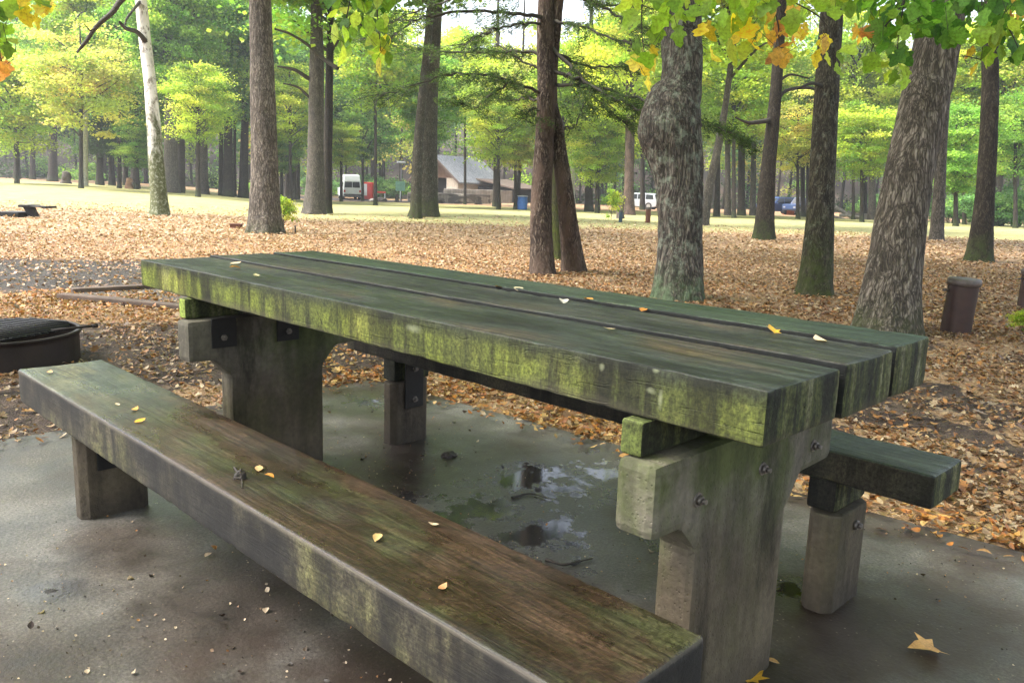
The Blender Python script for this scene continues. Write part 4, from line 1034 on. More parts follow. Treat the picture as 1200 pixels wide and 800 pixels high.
# cedar ------------------------------------------------------------------
NEED = [(.05, .09, .04), (.07, .12, .045), (.09, .15, .055), (.04, .07, .03), (.12, .17, .06)]
def cedar():
    B = ground(636, 322); D = depth(B); k = D/F
    o = empty('cedar_tree', B, 'reddish barked cedar with two stems crossing and feathery dark side branches', 'tree', 'trees of the picnic ground')
    def stem(pts, wd, mat, seed, d0=0, B0=None):
        P = [(B if B0 is None else B0)-np.array([0, 0, .05])]+[at(u, v, D+d0) for u, v in pts[1:]]
        P += [P[-1]+np.array([.1, .1, 2.5]), P[-1]+np.array([.1, .2, 5.])]; rad = [w/2*k for w in wd]; rad += [rad[-1]*.8, rad[-1]*.3]
        path = smoothpath(P, 260); rr = np.interp(path[:, 2], [p[2] for p in P], rad)
        me, org = trunk_mesh('trunk', path, rr, mat, 64, seed, .06, 30); link('trunk', me, o, org-B)
    stem([(636, 322), (634, 240), (640, 120), (641, 0)], [27, 24, 21, 20], M['bark_cedar'], 21)
    B2 = ground(673, 319)
    stem([(673, 319), (664, 240), (652, 150), (647, 90)], [27, 20, 16, 12], M['bark_cedar'], 22, .15, B2)
    BR = [([(640, 22, 0), (600, 15, -.4), (560, 13, -.9), (505, 18, -1.4), (472, 32, -1.7), (460, 46, -1.8)], 5),
          ([(640, 62, 0), (592, 60, .3), (530, 62, .7), (460, 55, 1)], 4.5),
          ([(640, 28, 0), (600, 30, -.3), (565, 40, -.8), (540, 60, -1.2)], 3.5),
          ([(640, 82, 0), (610, 70, .2), (585, 55, .5), (560, 66, .8)], 3),
          ([(636, 110, 0), (600, 95, -.4), (560, 87, -.8), (520, 88, -1.3), (480, 102, -1.6), (440, 114, -1.9)], 4),
          ([(600, 95, -.4), (575, 112, -.5), (556, 126, -.6), (538, 118, -.7)], 2.5),
          ([(636, 118, 0), (615, 115, .4), (590, 118, .8), (562, 110, 1.1)], 3),
          ([(648, 24, 0), (690, 34, -.4), (735, 50, -.8), (772, 52, -1.0)], 4),
          ([(648, 60, 0), (680, 76, .3), (718, 78, .6), (742, 76, .9)], 4),
          ([(648, 84, 0), (680, 94, -.3), (720, 116, -.7), (756, 132, -1.0), (800, 140, -1.4)], 5),
          ([(650, 100, 0), (700, 104, -.4), (760, 120, -.9), (820, 140, -1.3), (880, 166, -1.7)], 4.5),
          ([(648, 58, 0), (672, 82, -.2), (688, 104, -.3), (716, 132, -.5), (742, 150, -.6)], 4.5),
          ([(660, 150, 0), (672, 148, -.1), (682, 128, -.2), (688, 108, -.2)], 2.5),
          ([(680, -10, 0), (712, 12, -.3), (745, 30, -.6), (770, 36, -.8)], 4.5),
          ([(640, 132, 0), (622, 128, -.2), (612, 140, -.3)], 2.5),
          ([(648, -15, 0), (700, 5, .4), (760, 10, .8), (820, 40, 1.2)], 4),
          ([(640, -12, 0), (590, -6, .4), (530, 0, .8), (470, 20, 1.3), (420, 50, 1.6)], 4)]
    g = np.random.default_rng(5); needles = []; twigs = []
    for pts, w in BR:
        P = np.array([at(u, v, D+dd) for u, v, dd in pts])-B; n = 26; p = smoothpath(P, n); p += g.normal(0, .012, p.shape)
        V, Fq = tube(p, np.linspace(w/2*k, .35*k, n), 7, wob=.3, seed=3); link('branch', fastmesh('branch', V, Fq, M['branch'], smooth=True), o)
        Ln = np.linalg.norm(np.diff(p, axis=0), axis=1).sum(); nt = int(Ln*17)
        for q in range(nt):
            t = g.uniform(.12, 1); i = min(int(t*(n-1)), n-2); s = p[i]; d = p[i+1]-p[i]; d /= np.linalg.norm(d)+1e-9
            side = np.cross(d, [0, 0, 1.]); side /= np.linalg.norm(side)+1e-9; side *= g.choice([-1, 1])
            dr = d*g.uniform(.3, 1)+side*g.uniform(.2, 1.0)+np.array([0, 0, g.uniform(-.35, .25)]); dr /= np.linalg.norm(dr)
            ln = g.uniform(.15, .6)*(1.15-.5*t)
            tp = s+dr*np.linspace(0, ln, 6)[:, None]+np.array([0, 0, -1])*(np.linspace(0, 1, 6)[:, None]**2)*.10*ln
            twigs.append(tube(tp, np.linspace(.0045, .0015, 6), 4))
            # sparse on inner parts and on left bare branches
            px = topix(tp[-1]+B)
            dens = 1.0 if (px[0] > 680 and px[1] > 90) else (1.0 if (470 < px[0] < 622 and px[1] > 75) else .5)
            if g.random() < dens:
                m = int(ln*250); tt = g.uniform(.15, 1.05, m); idx = np.clip((tt*5).astype(int), 0, 4)
                pos = tp[idx]+g.normal(0, .028, (m, 3)); needles.append((pos, dr, m))
    V, Fq = joinVF(twigs); link('twigs', fastmesh('twigs', V, Fq, M['branch'], smooth=True), o)
    pos = np.concatenate([a for a, b, c in needles]); m = len(pos)
    az = np.concatenate([np.full(c, math.atan2(b[1], b[0])-math.pi/2) for a, b, c in needles])+g.normal(0, .7, m)
    V, Fc, C = leaves(pos, g.uniform(.028, .062, m), az, g.normal(-.1, .5, m), g.uniform(0, 3.1, m), pick(NEED, m), LEAF_DIA*np.array([.32, 1]), .1, .2)
    link('foliage', fastmesh('foliage', V, Fc, M['leaf'], C), o)
cedar()
tree('T5c', [(651, 304), (649, 230), (648, 160)], [19, 14, 10], M['bark_cedar_moss'], 'yellow green mossy stem directly behind the two crossing cedar stems', n=40, rings=90, seed=23, kind='d', crown_z=5.5, crown_s=(.7, .8), Htot=11)

# background trees: (u, D, base width px, top u @ v=60, bark, crown kind, crown_z, label)
BG = [
 (62, 78, 10, 62, 'bark_dark', 'g', 7, 'dark straight trunk standing at the far left edge of the wood'),
 (98, 62, 9, 101, 'white', 'yg', 6.5, 'thin white barked tree among dark trunks far left'),
 (117, 68, 8, 117, 'bark_dark', 'd', 2.5, 'dark conifer just right of the white barked tree'),
 (131, 70, 7, 129, 'bark_dark', 'd', 3.0, 'second dark conifer right of the white barked tree'),
 (147, 74, 6, 148, 'bark_dark', 'd', 4, 'narrow dark conifer behind the orange stump'),
 (158, 66, 10, 158, 'bark_dark', 'g2', 6, 'dark trunk just left of the pale sycamore'),
 (201, 56, 17, 198, 'bark_grey', 'g', 7, 'pale grey thick trunk right of the pale sycamore'),
 (211, 58, 10, 210, 'bark_dark', 'g2', 7, 'darker trunk touching the right side of the thick pale grey one'),
 (238, 62, 12, 237, 'bark_grey', 'g2', 5, 'grey trunk between the thick pale one and the dark three'),
 (259, 64, 6, 259, 'bark_dark', 'b', 6, 'thinnest and leftmost of the three dark trunks left of the big trunk'),
 (267, 62, 12, 268, 'bark_dark', 'g', 6, 'thickest, middle one of the three dark trunks left of the big trunk'),
 (285, 63, 11, 289, 'bark_dark', 'b', 6, 'right one of the three dark trunks, leaning right towards the big trunk'),
 (343, 72, 8, 343, 'bark_grey', 'b', 4, 'greyish trunk in the wood between the big trunk and the grey pair'),
 (349, 74, 5, 350, 'bark_dark', 'g', 6, 'thin dark trunk close right of the big trunk in the far wood'),
 (336, 80, 5, 336, 'bark_dark', 'b', 7, 'thin far trunk seen just beside the big trunk, left of its two neighbours'),
 (438, 104, 8, 438, 'bark_dark', 'b', 6, 'tall bluish green tree rising behind the white van'),
 (582, 72, 9, 583, 'bark_dark', 'yg', 3.6, 'dark trunk with a low yellow green crown right of the lodge'),
 (607, 68, 5, 613, 'bark_dark', 'y', 3.8, 'thin dark trunk with a yellow crown above the blue barrel'),
 (690, 68, 10, 692, 'bark_dark', 'yg', 5, 'dark trunk in the shade right of the cedar'),
 (700, 74, 6, 701, 'bark_grey', 'yg2', 5, 'slim grey trunk second to the right of the cedar'),
 (671, 76, 6, 671, 'white', 'y', 5, 'thin pale trunk just right of the cedar stems in the far wood'),
 (753, 84, 6, 753, 'bark_dark', 'yg', 6, 'dark trunk rising behind the silver car'),
 (840, 62, 7, 843, 'bark_dark', 'yg2', 6, 'dark far trunk between the leaning grey tree and the slim mossy footed one'),
 (853, 66, 7, 852, 'bark_grey', 'yg', 6, 'grey far trunk, leftmost of three seen left of the slim mossy footed tree'),
 (869, 68, 9, 869, 'bark_dark', 'yg', 6, 'dark far trunk, middle of three seen left of the slim mossy footed tree'),
 (882, 70, 7, 885, 'bark_grey', 'yg2', 7, 'grey far trunk touching the left side of the slim mossy footed tree'),
 (941, 74, 6, 940, 'bark_dark', 'd', 5, 'thin black trunk rising behind the parked off-road car'),
 (946, 76, 4, 948, 'bark_dark', 'g', 6, 'very thin trunk right beside the black one above the off-road car'),
 (1022, 68, 9, 1022, 'bark_grey', 'yg', 5, 'greyish trunk left of the thick leaning oak in the far wood'),
 (1014, 74, 5, 1015, 'bark_dark', 'yg2', 5, 'thin dark trunk above the fallen logs'),
 (1171, 60, 9, 1173, 'bark_dark', 'yg2', 6, 'dark far trunk right of the slim straight one at the right edge'),
 (1190, 64, 7, 1192, 'bark_grey', 'yg', 5, 'last greyish far trunk at the right picture edge'),
 (1120, 66, 7, 1122, 'bark_dark', 'yg', 4, 'dark far trunk between the leaning oak and the slim straight one'),
 (20, 82, 7, 20, 'bark_dark', 'g', 5, 'dark far trunk nearest the left picture edge'),
 (38, 86, 6, 40, 'bark_dark', 'b', 6, 'thin far trunk, second from the left picture edge'),
]
M['white'] = simple('bark_white', (.62, .58, .52), .7, 0, .35, 8, .3)
for i, (u, D, w, ut, bk, kd, cz, lab) in enumerate(BG):
    B, v = gp(u, D)
    hh = 19 if kd != 'd' else 14
    tree('B%d' % i, [(u, v), (u*.5+ut*.5, (v+60)/2), (ut, 60)], [w, w*.8, w*.6], M[bk], lab, D=D, n=14, rings=26, seed=30+i, kind=kd, crown_z=cz, crown_s=(random.uniform(.8, 1.15), random.uniform(1.0, 1.3)), Htot=hh, group='trees at the edge of the wood', offs=0)
# understory trees with visible crowns: u, v of crown centre, crown radius px, D, kind, label
UN = [
 (20, 110, 60, 58, 'yg', 'pale yellow green leafy tree filling the far upper left'),
 (95, 85, 60, 52, 'y', 'yellow leaved tree above the white barked one'),
 (215, 100, 50, 70, 'g', 'bright green leafy tree between the sycamore and the big trunk'),
 (275, 60, 60, 66, 'b', 'bluish green leafy tree just left of the big trunk, high up'),
 (340, 120, 40, 60, 'yg2', 'light green leafy tree between the big trunk and the grey pair'),
 (425, 120, 55, 82, 'b', 'blue green leafy tree above the white van'),
 (440, 60, 60, 62, 'yg', 'light yellow green tree high above the van'),
 (584, 145, 34, 64, 'yg2', 'yellow green tree whose low branches hang over the lodge roof'),
 (545, 80, 50, 78, 'yg', 'pale leafy tree rising behind the lodge roof'),
 (604, 170, 24, 66, 'y', 'small yellow tree left of the cedar stems'),
 (700, 170, 40, 62, 'yg', 'yellow green tree between the cedar and the reddish trunk'),
 (735, 70, 60, 72, 'yg2', 'pale green tree high behind the cedar branches'),
 (860, 90, 55, 54, 'yg', 'light green tree between the broad trunk and the slim leaning one'),
 (935, 150, 40, 60, 'y', 'yellow tinted tree between the slim leaning trunk and the mossy one'),
 (1010, 160, 42, 56, 'yg', 'bright yellow green tree left of the thick leaning oak'),
 (1000, 70, 50, 66, 'yg2', 'pale yellow green tree high up left of the thick leaning oak'),
 (1120, 170, 45, 50, 'g', 'green leafy tree right of the thick leaning oak'),
 (1130, 70, 50, 60, 'yg', 'light green tree high up right of the thick leaning oak'),
 (232, 120, 40, 50, 'yg2', 'low light green tree right of the thick pale grey trunk'),
 (140, 60, 45, 60, 'g', 'fresh green leafy tree high up left of the sycamore'),
 (160, 165, 26, 60, 'g', 'small low green tree in front of the dark conifers'),
 (400, 165, 26, 72, 'yg', 'small pale green tree left of the camper van'),
 (330, 175, 22, 70, 'g2', 'small low green tree right of the big trunk'),
 (660, 90, 45, 60, 'yg', 'pale green leafy tree behind the cedar trunk'),
 (500, 110, 45, 66, 'g', 'green leafy tree behind the stout trunk'),
 (790, 120, 50, 60, 'yg2', 'pale green tree hidden mostly by the broad grey trunk'),
 (1190, 150, 45, 54, 'g2', 'green leafy tree at the right picture edge'),
]
for i, (u, v, rp, D, kd, lab) in enumerate(UN):
    C = at(u, v, D); B, vb = gp(u+random.uniform(-6, 6), D); rr = rp*D/F; sx = rr/3.6; czb = C[2]-rr*1.15-B[2]; czb = max(czb, 1.6)
    ht = (C[2]+rr*1.15-B[2])
    tree('U%d' % i, [(u, vb), (u, vb-30), (u, v)], [5*60/D, 4*60/D, 3*60/D], M['bark_dark'], lab, D=D, n=10, rings=16, seed=80+i, kind=kd, crown_z=czb, crown_s=(sx, (ht-czb)/9), Htot=ht*.95, group='leafy trees at the edge of the wood')

# saplings and shrubs
def small(u, D, kind, s, sz, label, name='sapling', cat='sapling', v=None):
    B = gp(u, D)[0]; o = empty(name, B, label, cat)
    p = smoothpath([(0, 0, -.05), (.02, .01, .3*sz), (0, 0, .8*sz)], 8); V, Fq = tube(p, np.linspace(.012, .004, 8)*max(1, s), 6); link('stem', fastmesh('stem', V, Fq, M['branch'], smooth=True), o)
    add_crown(o, kind, (0, 0, .12*sz), s, sz)
small(332, 18.5, 's', .55, .75, 'small yellow green sapling growing beside the big trunk')
small(716, 40, 's', .9, 1.5, 'small yellow leaved sapling left of the reddish trunk')
small(1198, 7.1, 's', .22, .22, 'tuft of green leaves at the foot of the bollard at the right edge', 'weed', 'plant')
for (u, D, s, lab) in [(410, 100, 1.2, 'green shrub behind the white van'), (452, 100, 1.3, 'rounded green shrub between the red booth and the lamp post'), (432, 104, 1.5, 'tall green shrub behind the red booth'),
                       (1140, 62, 1.5, 'dark green shrub right of the leaning oak'), (1165, 58, 1.4, 'dark green shrub beside the slim straight trunk'), (1195, 62, 1.6, 'dark green shrub at the right picture edge'),
                       (1110, 66, 1.1, 'low shrub peeping out right of the leaning oak'), (372, 96, 1.3, 'green shrub seen through the gap of the grey pair'), (1030, 82, 1.3, 'olive shrub left of the leaning oak')]:
    small(u, D, 'sh', s, s, lab, 'shrub', 'shrub')

# stumps, logs and boulders
M['stump'] = simple('stump_wood', (.30, .17, .10), .85, 0, .4, 5, .6)
M['logdark'] = simple('log_dark', (.07, .055, .045), .85, 0, .5, 6, .6)
M['stone'] = simple('stone', (.23, .21, .19), .9, 0, .4, 3, .6)
def stump(u, D, wpx, hpx, mat, label):
    P, v = gp(u, D); r = wpx/2*D/F; h = hpx*D/F
    path = np.array([(0, 0, -.1), (0, 0, h*.3), (.02, 0, h*.7), (.03, .02, h)]); V, Fq = tube(smoothpath(path, 12), np.interp(np.linspace(0, 1, 12), [0, .3, 1], [r, r*.75, r*.6]), 18, wob=.35, seed=int(u))
    top = V[-18:]; V = np.vstack([V, top.mean(0)+[0, 0, r*.2]]); c = len(V)-1
    me = pymesh('stump', V, [tuple(f) for f in Fq.tolist()]+[(c-18+i, c-18+(i+1) % 18, c) for i in range(18)], mat, True)
    tag(link('stump', me, loc=P), label, 'stump')
stump(152, 60, 10, 12, M['stump'], 'torn orange brown stump left of the pale sycamore')
stump(78, 66, 15, 13, M['logdark'], 'wide dark stump left of the white barked tree')
stump(727, 45, 11, 24, M['logdark'], 'dark broken stump touching the reddish trunk')
stump(465, 84, 6, 8, M['logdark'], 'square cut dark stump below the lamp post')
stump(560, 82, 10, 9, M['logdark'], 'brown stump in front of the lodge terrace')
def boulder(u, D, wpx, hpx, mat, label, name='boulder', cat='boulder'):
    P, v = gp(u, D); b = bmesh.new(); bmesh.ops.create_icosphere(b, subdivisions=3, radius=1)
    Q = np.array([q.co[:] for q in b.verts]); n = fnoise(Q*1.5+u, 3, int(u)); k = D/F
    Mx = Matrix.Rotation(YAW, 4, 'Z')
    for q, m_ in zip(b.verts, n):
        c = q.co*(1+.35*m_); q.co = Mx @ Vector((c.x*wpx/2*k, c.y*wpx/2.4*k, c.z*hpx*k*.9))
    mb = MB(); mb.merge(b); tag(mb.build(name, mat, None, P), label, cat)
boulder(447, 86, 15, 5, M['logdark'], 'low dark mound beside the red rail'); boulder(513, 84, 13, 7, M['logdark'], 'dark boulder just right of the stout trunk before the lodge')
boulder(536, 82, 7, 5, M['logdark'], 'small dark boulder in front of the lodge steps'); boulder(437, 88, 8, 3, M['stone'], 'small grey stone left of the dark mound')
def log(u0, v0, u1, v1, D, w, label, D1=None):
    A = at(u0, v0, D); Bq = at(u1, v1, D1 or D); k = D/F
    p = smoothpath([A, (A+Bq)/2+np.array([0, 0, .05]), Bq], 10)-A
    V, Fq = tube(p, np.linspace(w/2*k, w/3*k, 10), 10, wob=.3, seed=int(u0)); me = pymesh('log', V, [tuple(f) for f in Fq.tolist()]+[tuple(range(10))[::-1], tuple(range(len(V)-10, len(V)))], M['loggrey'], True)
    tag(link('fallen_log', me, loc=A), label, 'log', 'fallen logs at the foot of the hill')
M['loggrey'] = simple('log_grey', (.26, .23, .20), .85, 0, .45, 5, .6)
log(979, 243, 1003, 259, 70, 5, 'thickest grey log, slanting down to the right in the log pile'); log(984, 252, 1010, 255, 69, 4, 'log lying almost level at the front of the log pile')
log(993, 248, 1008, 258, 71, 3.5, 'short log behind the thick slanting one'); log(976, 254, 992, 258, 68, 3, 'thin log at the left foot of the log pile')

# ------------------------------------------------------------------ vehicles
M['glass'] = simple('dark_glass', (.02, .025, .03), .1, 0, .1, 3, 0)
M['tyre'] = simple('tyre_rubber', (.02, .02, .02), .8)
M['rim'] = simple('wheel_rim', (.45, .45, .46), .4, .6)
M['silver'] = simple('silver_paint', (.52, .56, .62), .3, .2, .06, 2, 0)
M['whitep'] = simple('white_paint', (.74, .77, .78), .35, 0, .06, 2, 0)
M['navy'] = simple('dark_blue_paint', (.03, .06, .16), .35, 0, .1, 2, 0)
M['red'] = simple('red_paint', (.55, .05, .04), .45, 0, .15, 3, 0)
M['redlamp'] = simple('red_lens', (.5, .02, .02), .25, 0, .05, 3, 0)
M['bumper'] = simple('grey_plastic', (.08, .08, .085), .6)
M['orange'] = simple('orange_paint', (.55, .14, .04), .5)
def car(u, D, rz, paint, label, group, kind='suv'):
    """x forward, origin on ground at centre"""
    P = gp(u, D)[0]; o = empty('parked_car', P, label, 'car', group, rz)
    if kind == 'suv':
        Ln, Wd, Ht = 4.7, 1.85, 1.78
        body = [(-2.3, .45), (-2.33, .9), (-2.25, 1.08), (2.0, 1.02), (2.2, .92), (2.33, .7), (2.3, .42), (1.9, .3), (-2.1, .3)]
        cab = [(-2.22, 1.06), (-2.0, 1.68), (-1.7, 1.76), (.35, 1.78), (.55, 1.70), (1.25, 1.04)]
        wins = [[(-1.95, 1.12), (-1.82, 1.6), (-1.05, 1.64), (-1.05, 1.12)], [(-.97, 1.12), (-.97, 1.64), (-.12, 1.65), (-.12, 1.12)], [(-.04, 1.12), (-.04, 1.65), (.42, 1.63), (.98, 1.12)]]
        wx = (-1.42, 1.45); wr = .38
    elif kind == 'van':
        Ln, Wd, Ht = 5.4, 2.0, 2.65
        body = [(-2.7, .4), (-2.72, 1.2), (1.9, 1.2), (2.5, 1.1), (2.68, .8), (2.68, .42), (2.3, .32), (-2.5, .32)]
        cab = [(-2.7, 1.19), (-2.62, 2.0), (-2.45, 2.55), (-1.9, 2.66), (.6, 2.62), (1.05, 2.2), (1.75, 1.19)]
        wins = [[(-2.4, 1.28), (-2.36, 1.86), (-1.3, 1.88), (-1.3, 1.28)], [(-1.2, 1.28), (-1.2, 1.88), (.0, 1.88), (.0, 1.28)], [(.12, 1.28), (.12, 1.86), (1.05, 1.86), (1.5, 1.28)]]
        wx = (-1.75, 1.8); wr = .38
    else:
        Ln, Wd, Ht = 4.0, 1.75, 1.7
        body = [(-1.9, .55), (-1.92, 1.1), (.9, 1.12), (1.9, 1.08), (1.95, .6), (1.8, .45), (-1.8, .45)]
        cab = [(-1.9, 1.1), (-1.85, 1.75), (.3, 1.78), (.72, 1.10)]
        wins = [[(-1.7, 1.2), (-1.68, 1.66), (-.8, 1.66), (-.8, 1.2)], [(-.7, 1.2), (-.7, 1.66), (.22, 1.68), (.5, 1.2)]]
        wx = (-1.25, 1.35); wr = .42
    mb = MB(); mb.prism(body, -Wd/2, Wd/2, bev=.06); mb.build('body', paint, o)
    w2_ = Wd/2-.1; b = bmesh.new(); n = len(cab)
    zmin = min(c[1] for c in cab); zmax = max(c[1] for c in cab)
    sec = lambda z: w2_+.08-(z-zmin)/(zmax-zmin)*.16
    A = [b.verts.new((x, -sec(z), z)) for x, z in cab]; Bv = [b.verts.new((x, sec(z), z)) for x, z in cab]
    b.faces.new(A); b.faces.new(Bv[::-1])
    for i in range(n): b.faces.new((A[i], Bv[i], Bv[(i+1) % n], A[(i+1) % n]))
    bmesh.ops.recalc_face_normals(b, faces=b.faces[:]); bmesh.ops.bevel(b, geom=b.edges[:], offset=.04, segments=2, affect='EDGES')
    mb = MB(); mb.merge(b); mb.build('cabin', paint, o)
    for wn in wins:
        for s in (-1, 1):
            b = bmesh.new(); vs = [b.verts.new((x, s*(sec(z)+.004), z)) for x, z in wn]; vo = [b.verts.new((x, s*(sec(z)+.014), z)) for x, z in wn]
            b.faces.new(vs); b.faces.new(vo[::-1])
            for i in range(len(wn)): b.faces.new((vs[i], vo[i], vo[(i+1) % len(wn)], vs[(i+1) % len(wn)]))
            bmesh.ops.recalc_face_normals(b, faces=b.faces[:]); mb = MB(); mb.merge(b); mb.build('side_window', M['glass'], o)
    # rear and front glass
    (xa, za), (xb, zb) = cab[0], cab[1]
    def glass(p, q, name, f0=.12, f1=.88, nsplit=1):
        p = np.array(p); q = np.array(q); a = p+(q-p)*f0; c = p+(q-p)*f1; nrm = np.array([-(q-p)[1], (q-p)[0]]); nrm = nrm/np.linalg.norm(nrm)
        if (nrm[0] > 0) != (p[0] > 0): nrm = -nrm
        for k in range(nsplit):
            y0 = -sec(a[1])+.12+k*((2*sec(a[1])-.24)/nsplit)+.03; y1 = y0+(2*sec(a[1])-.24)/nsplit-.06
            b = bmesh.new(); o1 = nrm*.006; o2 = nrm*.016
            vs = [b.verts.new((a[0]+t[0], y, a[1]+t[1])) for t, y in ((o1, y0), (o1, y1), (o2, y1), (o2, y0))]
            vt = [b.verts.new((c[0]+t[0], y*.94, c[1]+t[1])) for t, y in ((o1, y0), (o1, y1), (o2, y1), (o2, y0))]
            b.faces.new(vs); b.faces.new(vt[::-1])
            for i in range(4): b.faces.new((vs[i], vt[i], vt[(i+1) % 4], vs[(i+1) % 4]))
            bmesh.ops.recalc_face_normals(b, faces=b.faces[:]); mb = MB(); mb.merge(b); mb.build(name, M['glass'], o)
    glass(cab[0], cab[1], 'rear_window', nsplit=2 if kind == 'van' else 1); glass(cab[-1], cab[-2], 'windscreen')
    for x in wx:
        for s in (-1, 1):
            y = s*(Wd/2-.12)
            we = bpy.data.objects.new('wheel', None); COL.objects.link(we); we.parent = o; we.location = (x, y, wr)
            mb = MB(); mb.cyl((0, -.13, 0), (0, .13, 0), wr, n=28); mb.build('tyre', M['tyre'], we)
            mb = MB(); mb.cyl((0, s*.125, 0), (0, s*.142, 0), wr*.6, n=20); mb.build('rim', M['rim'], we)
    xr = body[1][0]
    for s in (-1, 1):
        mb = MB(); mb.box(xr-.012, xr+.05, s*(Wd/2-.17)-.09, s*(Wd/2-.17)+.09, .78, 1.02, .01); mb.build('tail_light', M['redlamp'], o)
        xf = body[4][0] if kind != 'jeep' else 1.93
        mb = MB(); mb.box(xf-.15, xf+.02, s*(Wd/2-.27)-.13, s*(Wd/2-.27)+.13, .72, .86, .01); mb.build('headlight', M['rim'], o)
        mb = MB(); mb.box(cab[-1][0]-.45, cab[-1][0]-.32, s*(Wd/2+.0), s*(Wd/2+.16), 1.08, 1.22, .02) if s > 0 else mb.box(cab[-1][0]-.45, cab[-1][0]-.32, -(Wd/2+.16), -Wd/2, 1.08, 1.22, .02); mb.build('mirror', paint, o)
    mb = MB(); mb.box(min(b_[0] for b_ in body)-.06, min(b_[0] for b_ in body)+.06, -Wd/2+.05, Wd/2-.05, .4, .6, .03); mb.build('bumper', M['bumper'], o)
    mb = MB(); mb.box(xr-.008, xr+.02, -.22, .22, .68, .8, .004); mb.build('licence_plate', M['whitep'], o)
    return o
# heading angles: image-left forward direction is -rh
def head(a): return YAW+math.pi+R(a)   # a=0 : car faces picture left
car(748.5, 92, head(-28), M['silver'], 'silver estate car facing left, parked beyond the trees right of centre', None)
car(409.5, 92, head(-72), M['whitep'], 'white high roofed camper van seen from behind near the red booth', None, 'van').name = 'camper_van'
car(911, 86, head(20), M['navy'], 'dark blue car mostly hidden behind the slim leaning trunk', 'cars parked at the foot of the hill')
car(938, 84, head(35), M['navy'], 'dark off-road car with a pale roof, parked right of the dark blue one', 'cars parked at the foot of the hill', 'jeep')
P = gp(938, 84)[0]
P = gp(924, 84)[0]; mb = MB(); mb.box(-.5, .5, -.3, .3, -.02, .5, .05, Matrix.Rotation(YAW, 4, 'Z')); mb.box(-.54, .54, -.34, .34, .5, .58, .02, Matrix.Rotation(YAW, 4, 'Z'))
tag(mb.build('cool_box', M['orange'], None, P), 'small orange red box on the ground between the two parked dark cars', 'box')

# ------------------------------------------------------------------ lodge and its surroundings
M['shingle'] = None
def shingle(name, a, b, sc=1.0):
    m = MT(name); c = m.co()
    br = m.n('TexBrick', {'Vector': m.map(c, (1, 1, 1)), 'Color1': a, 'Color2': b, 'Mortar': tuple(x*.35 for x in a), 'Scale': sc, 'Mortar Size': .02, 'Brick Width': .5, 'Row Height': .25})
    col = m.mix(.5, br.outputs[0], m.ramp(m.noise(c, 3, 6), [(.3, (.6,)*3), (.7, (1.4,)*3)]), 'MULTIPLY')
    return m.pbr(col, .85, m.bump(br.outputs[1], -.4, .02), .3)
M['shingle'] = shingle('wall_shingle', (.42, .26, .17), (.34, .20, .13), 2)
M['roofs'] = shingle('roof_shingle', (.30, .305, .315), (.22, .225, .235), 1.5)
M['plank_pale'] = simple('pale_board', (.62, .54, .46), .8, 0, .25, 6, .3)
M['darkint'] = simple('dark_interior', (.02, .017, .015), .9)
M['stonewall'] = shingle('stone_wall', (.24, .21, .18), (.17, .15, .13), 1.6)
M['trim'] = simple('brown_trim', (.13, .09, .07), .8)
def lodge():
    D = 98.; B = gp(512, D)[0]; a = YAW+R(-33)     # local +y away along ridge, local x to right
    o = empty('lodge', B, 'shingled park lodge with a grey gabled roof half hidden behind the stout trunk', 'building', rz=a)
    hw, ln, eave, ridge = 3.1, 8., 2.75, 5.2
    mb = MB(); mb.box(-hw, -hw+.25, 0, ln, -.4, eave); mb.box(hw-.25, hw, 0, ln, -.4, eave); mb.box(-hw+.25, hw-.25, ln-.25, ln, -.4, eave)
    mb.box(1.6, hw-.25, 0, .25, -.4, eave); mb.box(-hw+.25, -1.9, 0, .25, -.4, eave); mb.build('wall', M['plank_pale'], o)
    for q in (0, ln-.22): mb = MB(); mb.prism([(-hw, eave), (hw, eave), (0, ridge)], q, q+.22); mb.build('gable', M['shingle'], o)
    mb = MB(); mb.box(-1.9, 1.6, .0, .25, -.4, .75); mb.build('parapet', M['stonewall'], o)
    mb = MB(); mb.box(-1.9, 1.6, .9, 1.0, .0, eave); mb.build('dark_opening', M['darkint'], o)
    for x in (-1.9, -.1, 1.5): mb = MB(); mb.box(x-.09, x+.09, -.02, .16, .75, eave-.002); mb.build('porch_post', M['plank_pale'], o)
    t = .18; ov = .8; s = (ridge-eave)/hw
    for sg in (-1, 1):
        mb = MB(); mb.prism([(0, ridge+.02), (sg*(hw+ov), eave-ov*s+.02), (sg*(hw+ov), eave-ov*s+.02+t), (0, ridge+.02+t)], -.9, ln+.7); mb.build('roof', M['roofs'], o)
        mb = MB(); mb.prism([(0, ridge-.08), (sg*(hw+ov), eave-ov*s-.08), (sg*(hw+ov), eave-ov*s+.21), (0, ridge+.22)], -.96, -.905); mb.build('bargeboard', M['trim'], o)
    # low wing at the back right
    mb = MB(); mb.box(hw+.01, hw+5, 4, 10, -.4, 1.9); mb.build('wing_wall', M['darkint'], o)
    mb = MB(); mb.prism([(hw-.2, 2.75), (hw+5.6, 1.7), (hw+5.6, 1.85), (hw-.2, 2.9)], 3.2, 10.6); mb.build('wing_roof', M['trim'], o)
lodge()
def terrace(u0, u1, D, h, thick, label, D1=None):
    A = gp(u0, D)[0]; Bp = gp(u1, D1 or D)[0]; d = Bp-A; Ln = np.hypot(d[0], d[1])
    b = beam(0, Ln, -thick/2, thick/2, -.4, h, r=.04, dx=.4, ds=.3, amp=.05, chip=.03, seed=int(u0))
    o = link('stone_wall', fastmesh('stone_wall', b[0], b[1], M['stonewall'], smooth=True), loc=A); o.rotation_euler = (0, 0, math.atan2(d[1], d[0])); tag(o, label, 'wall')
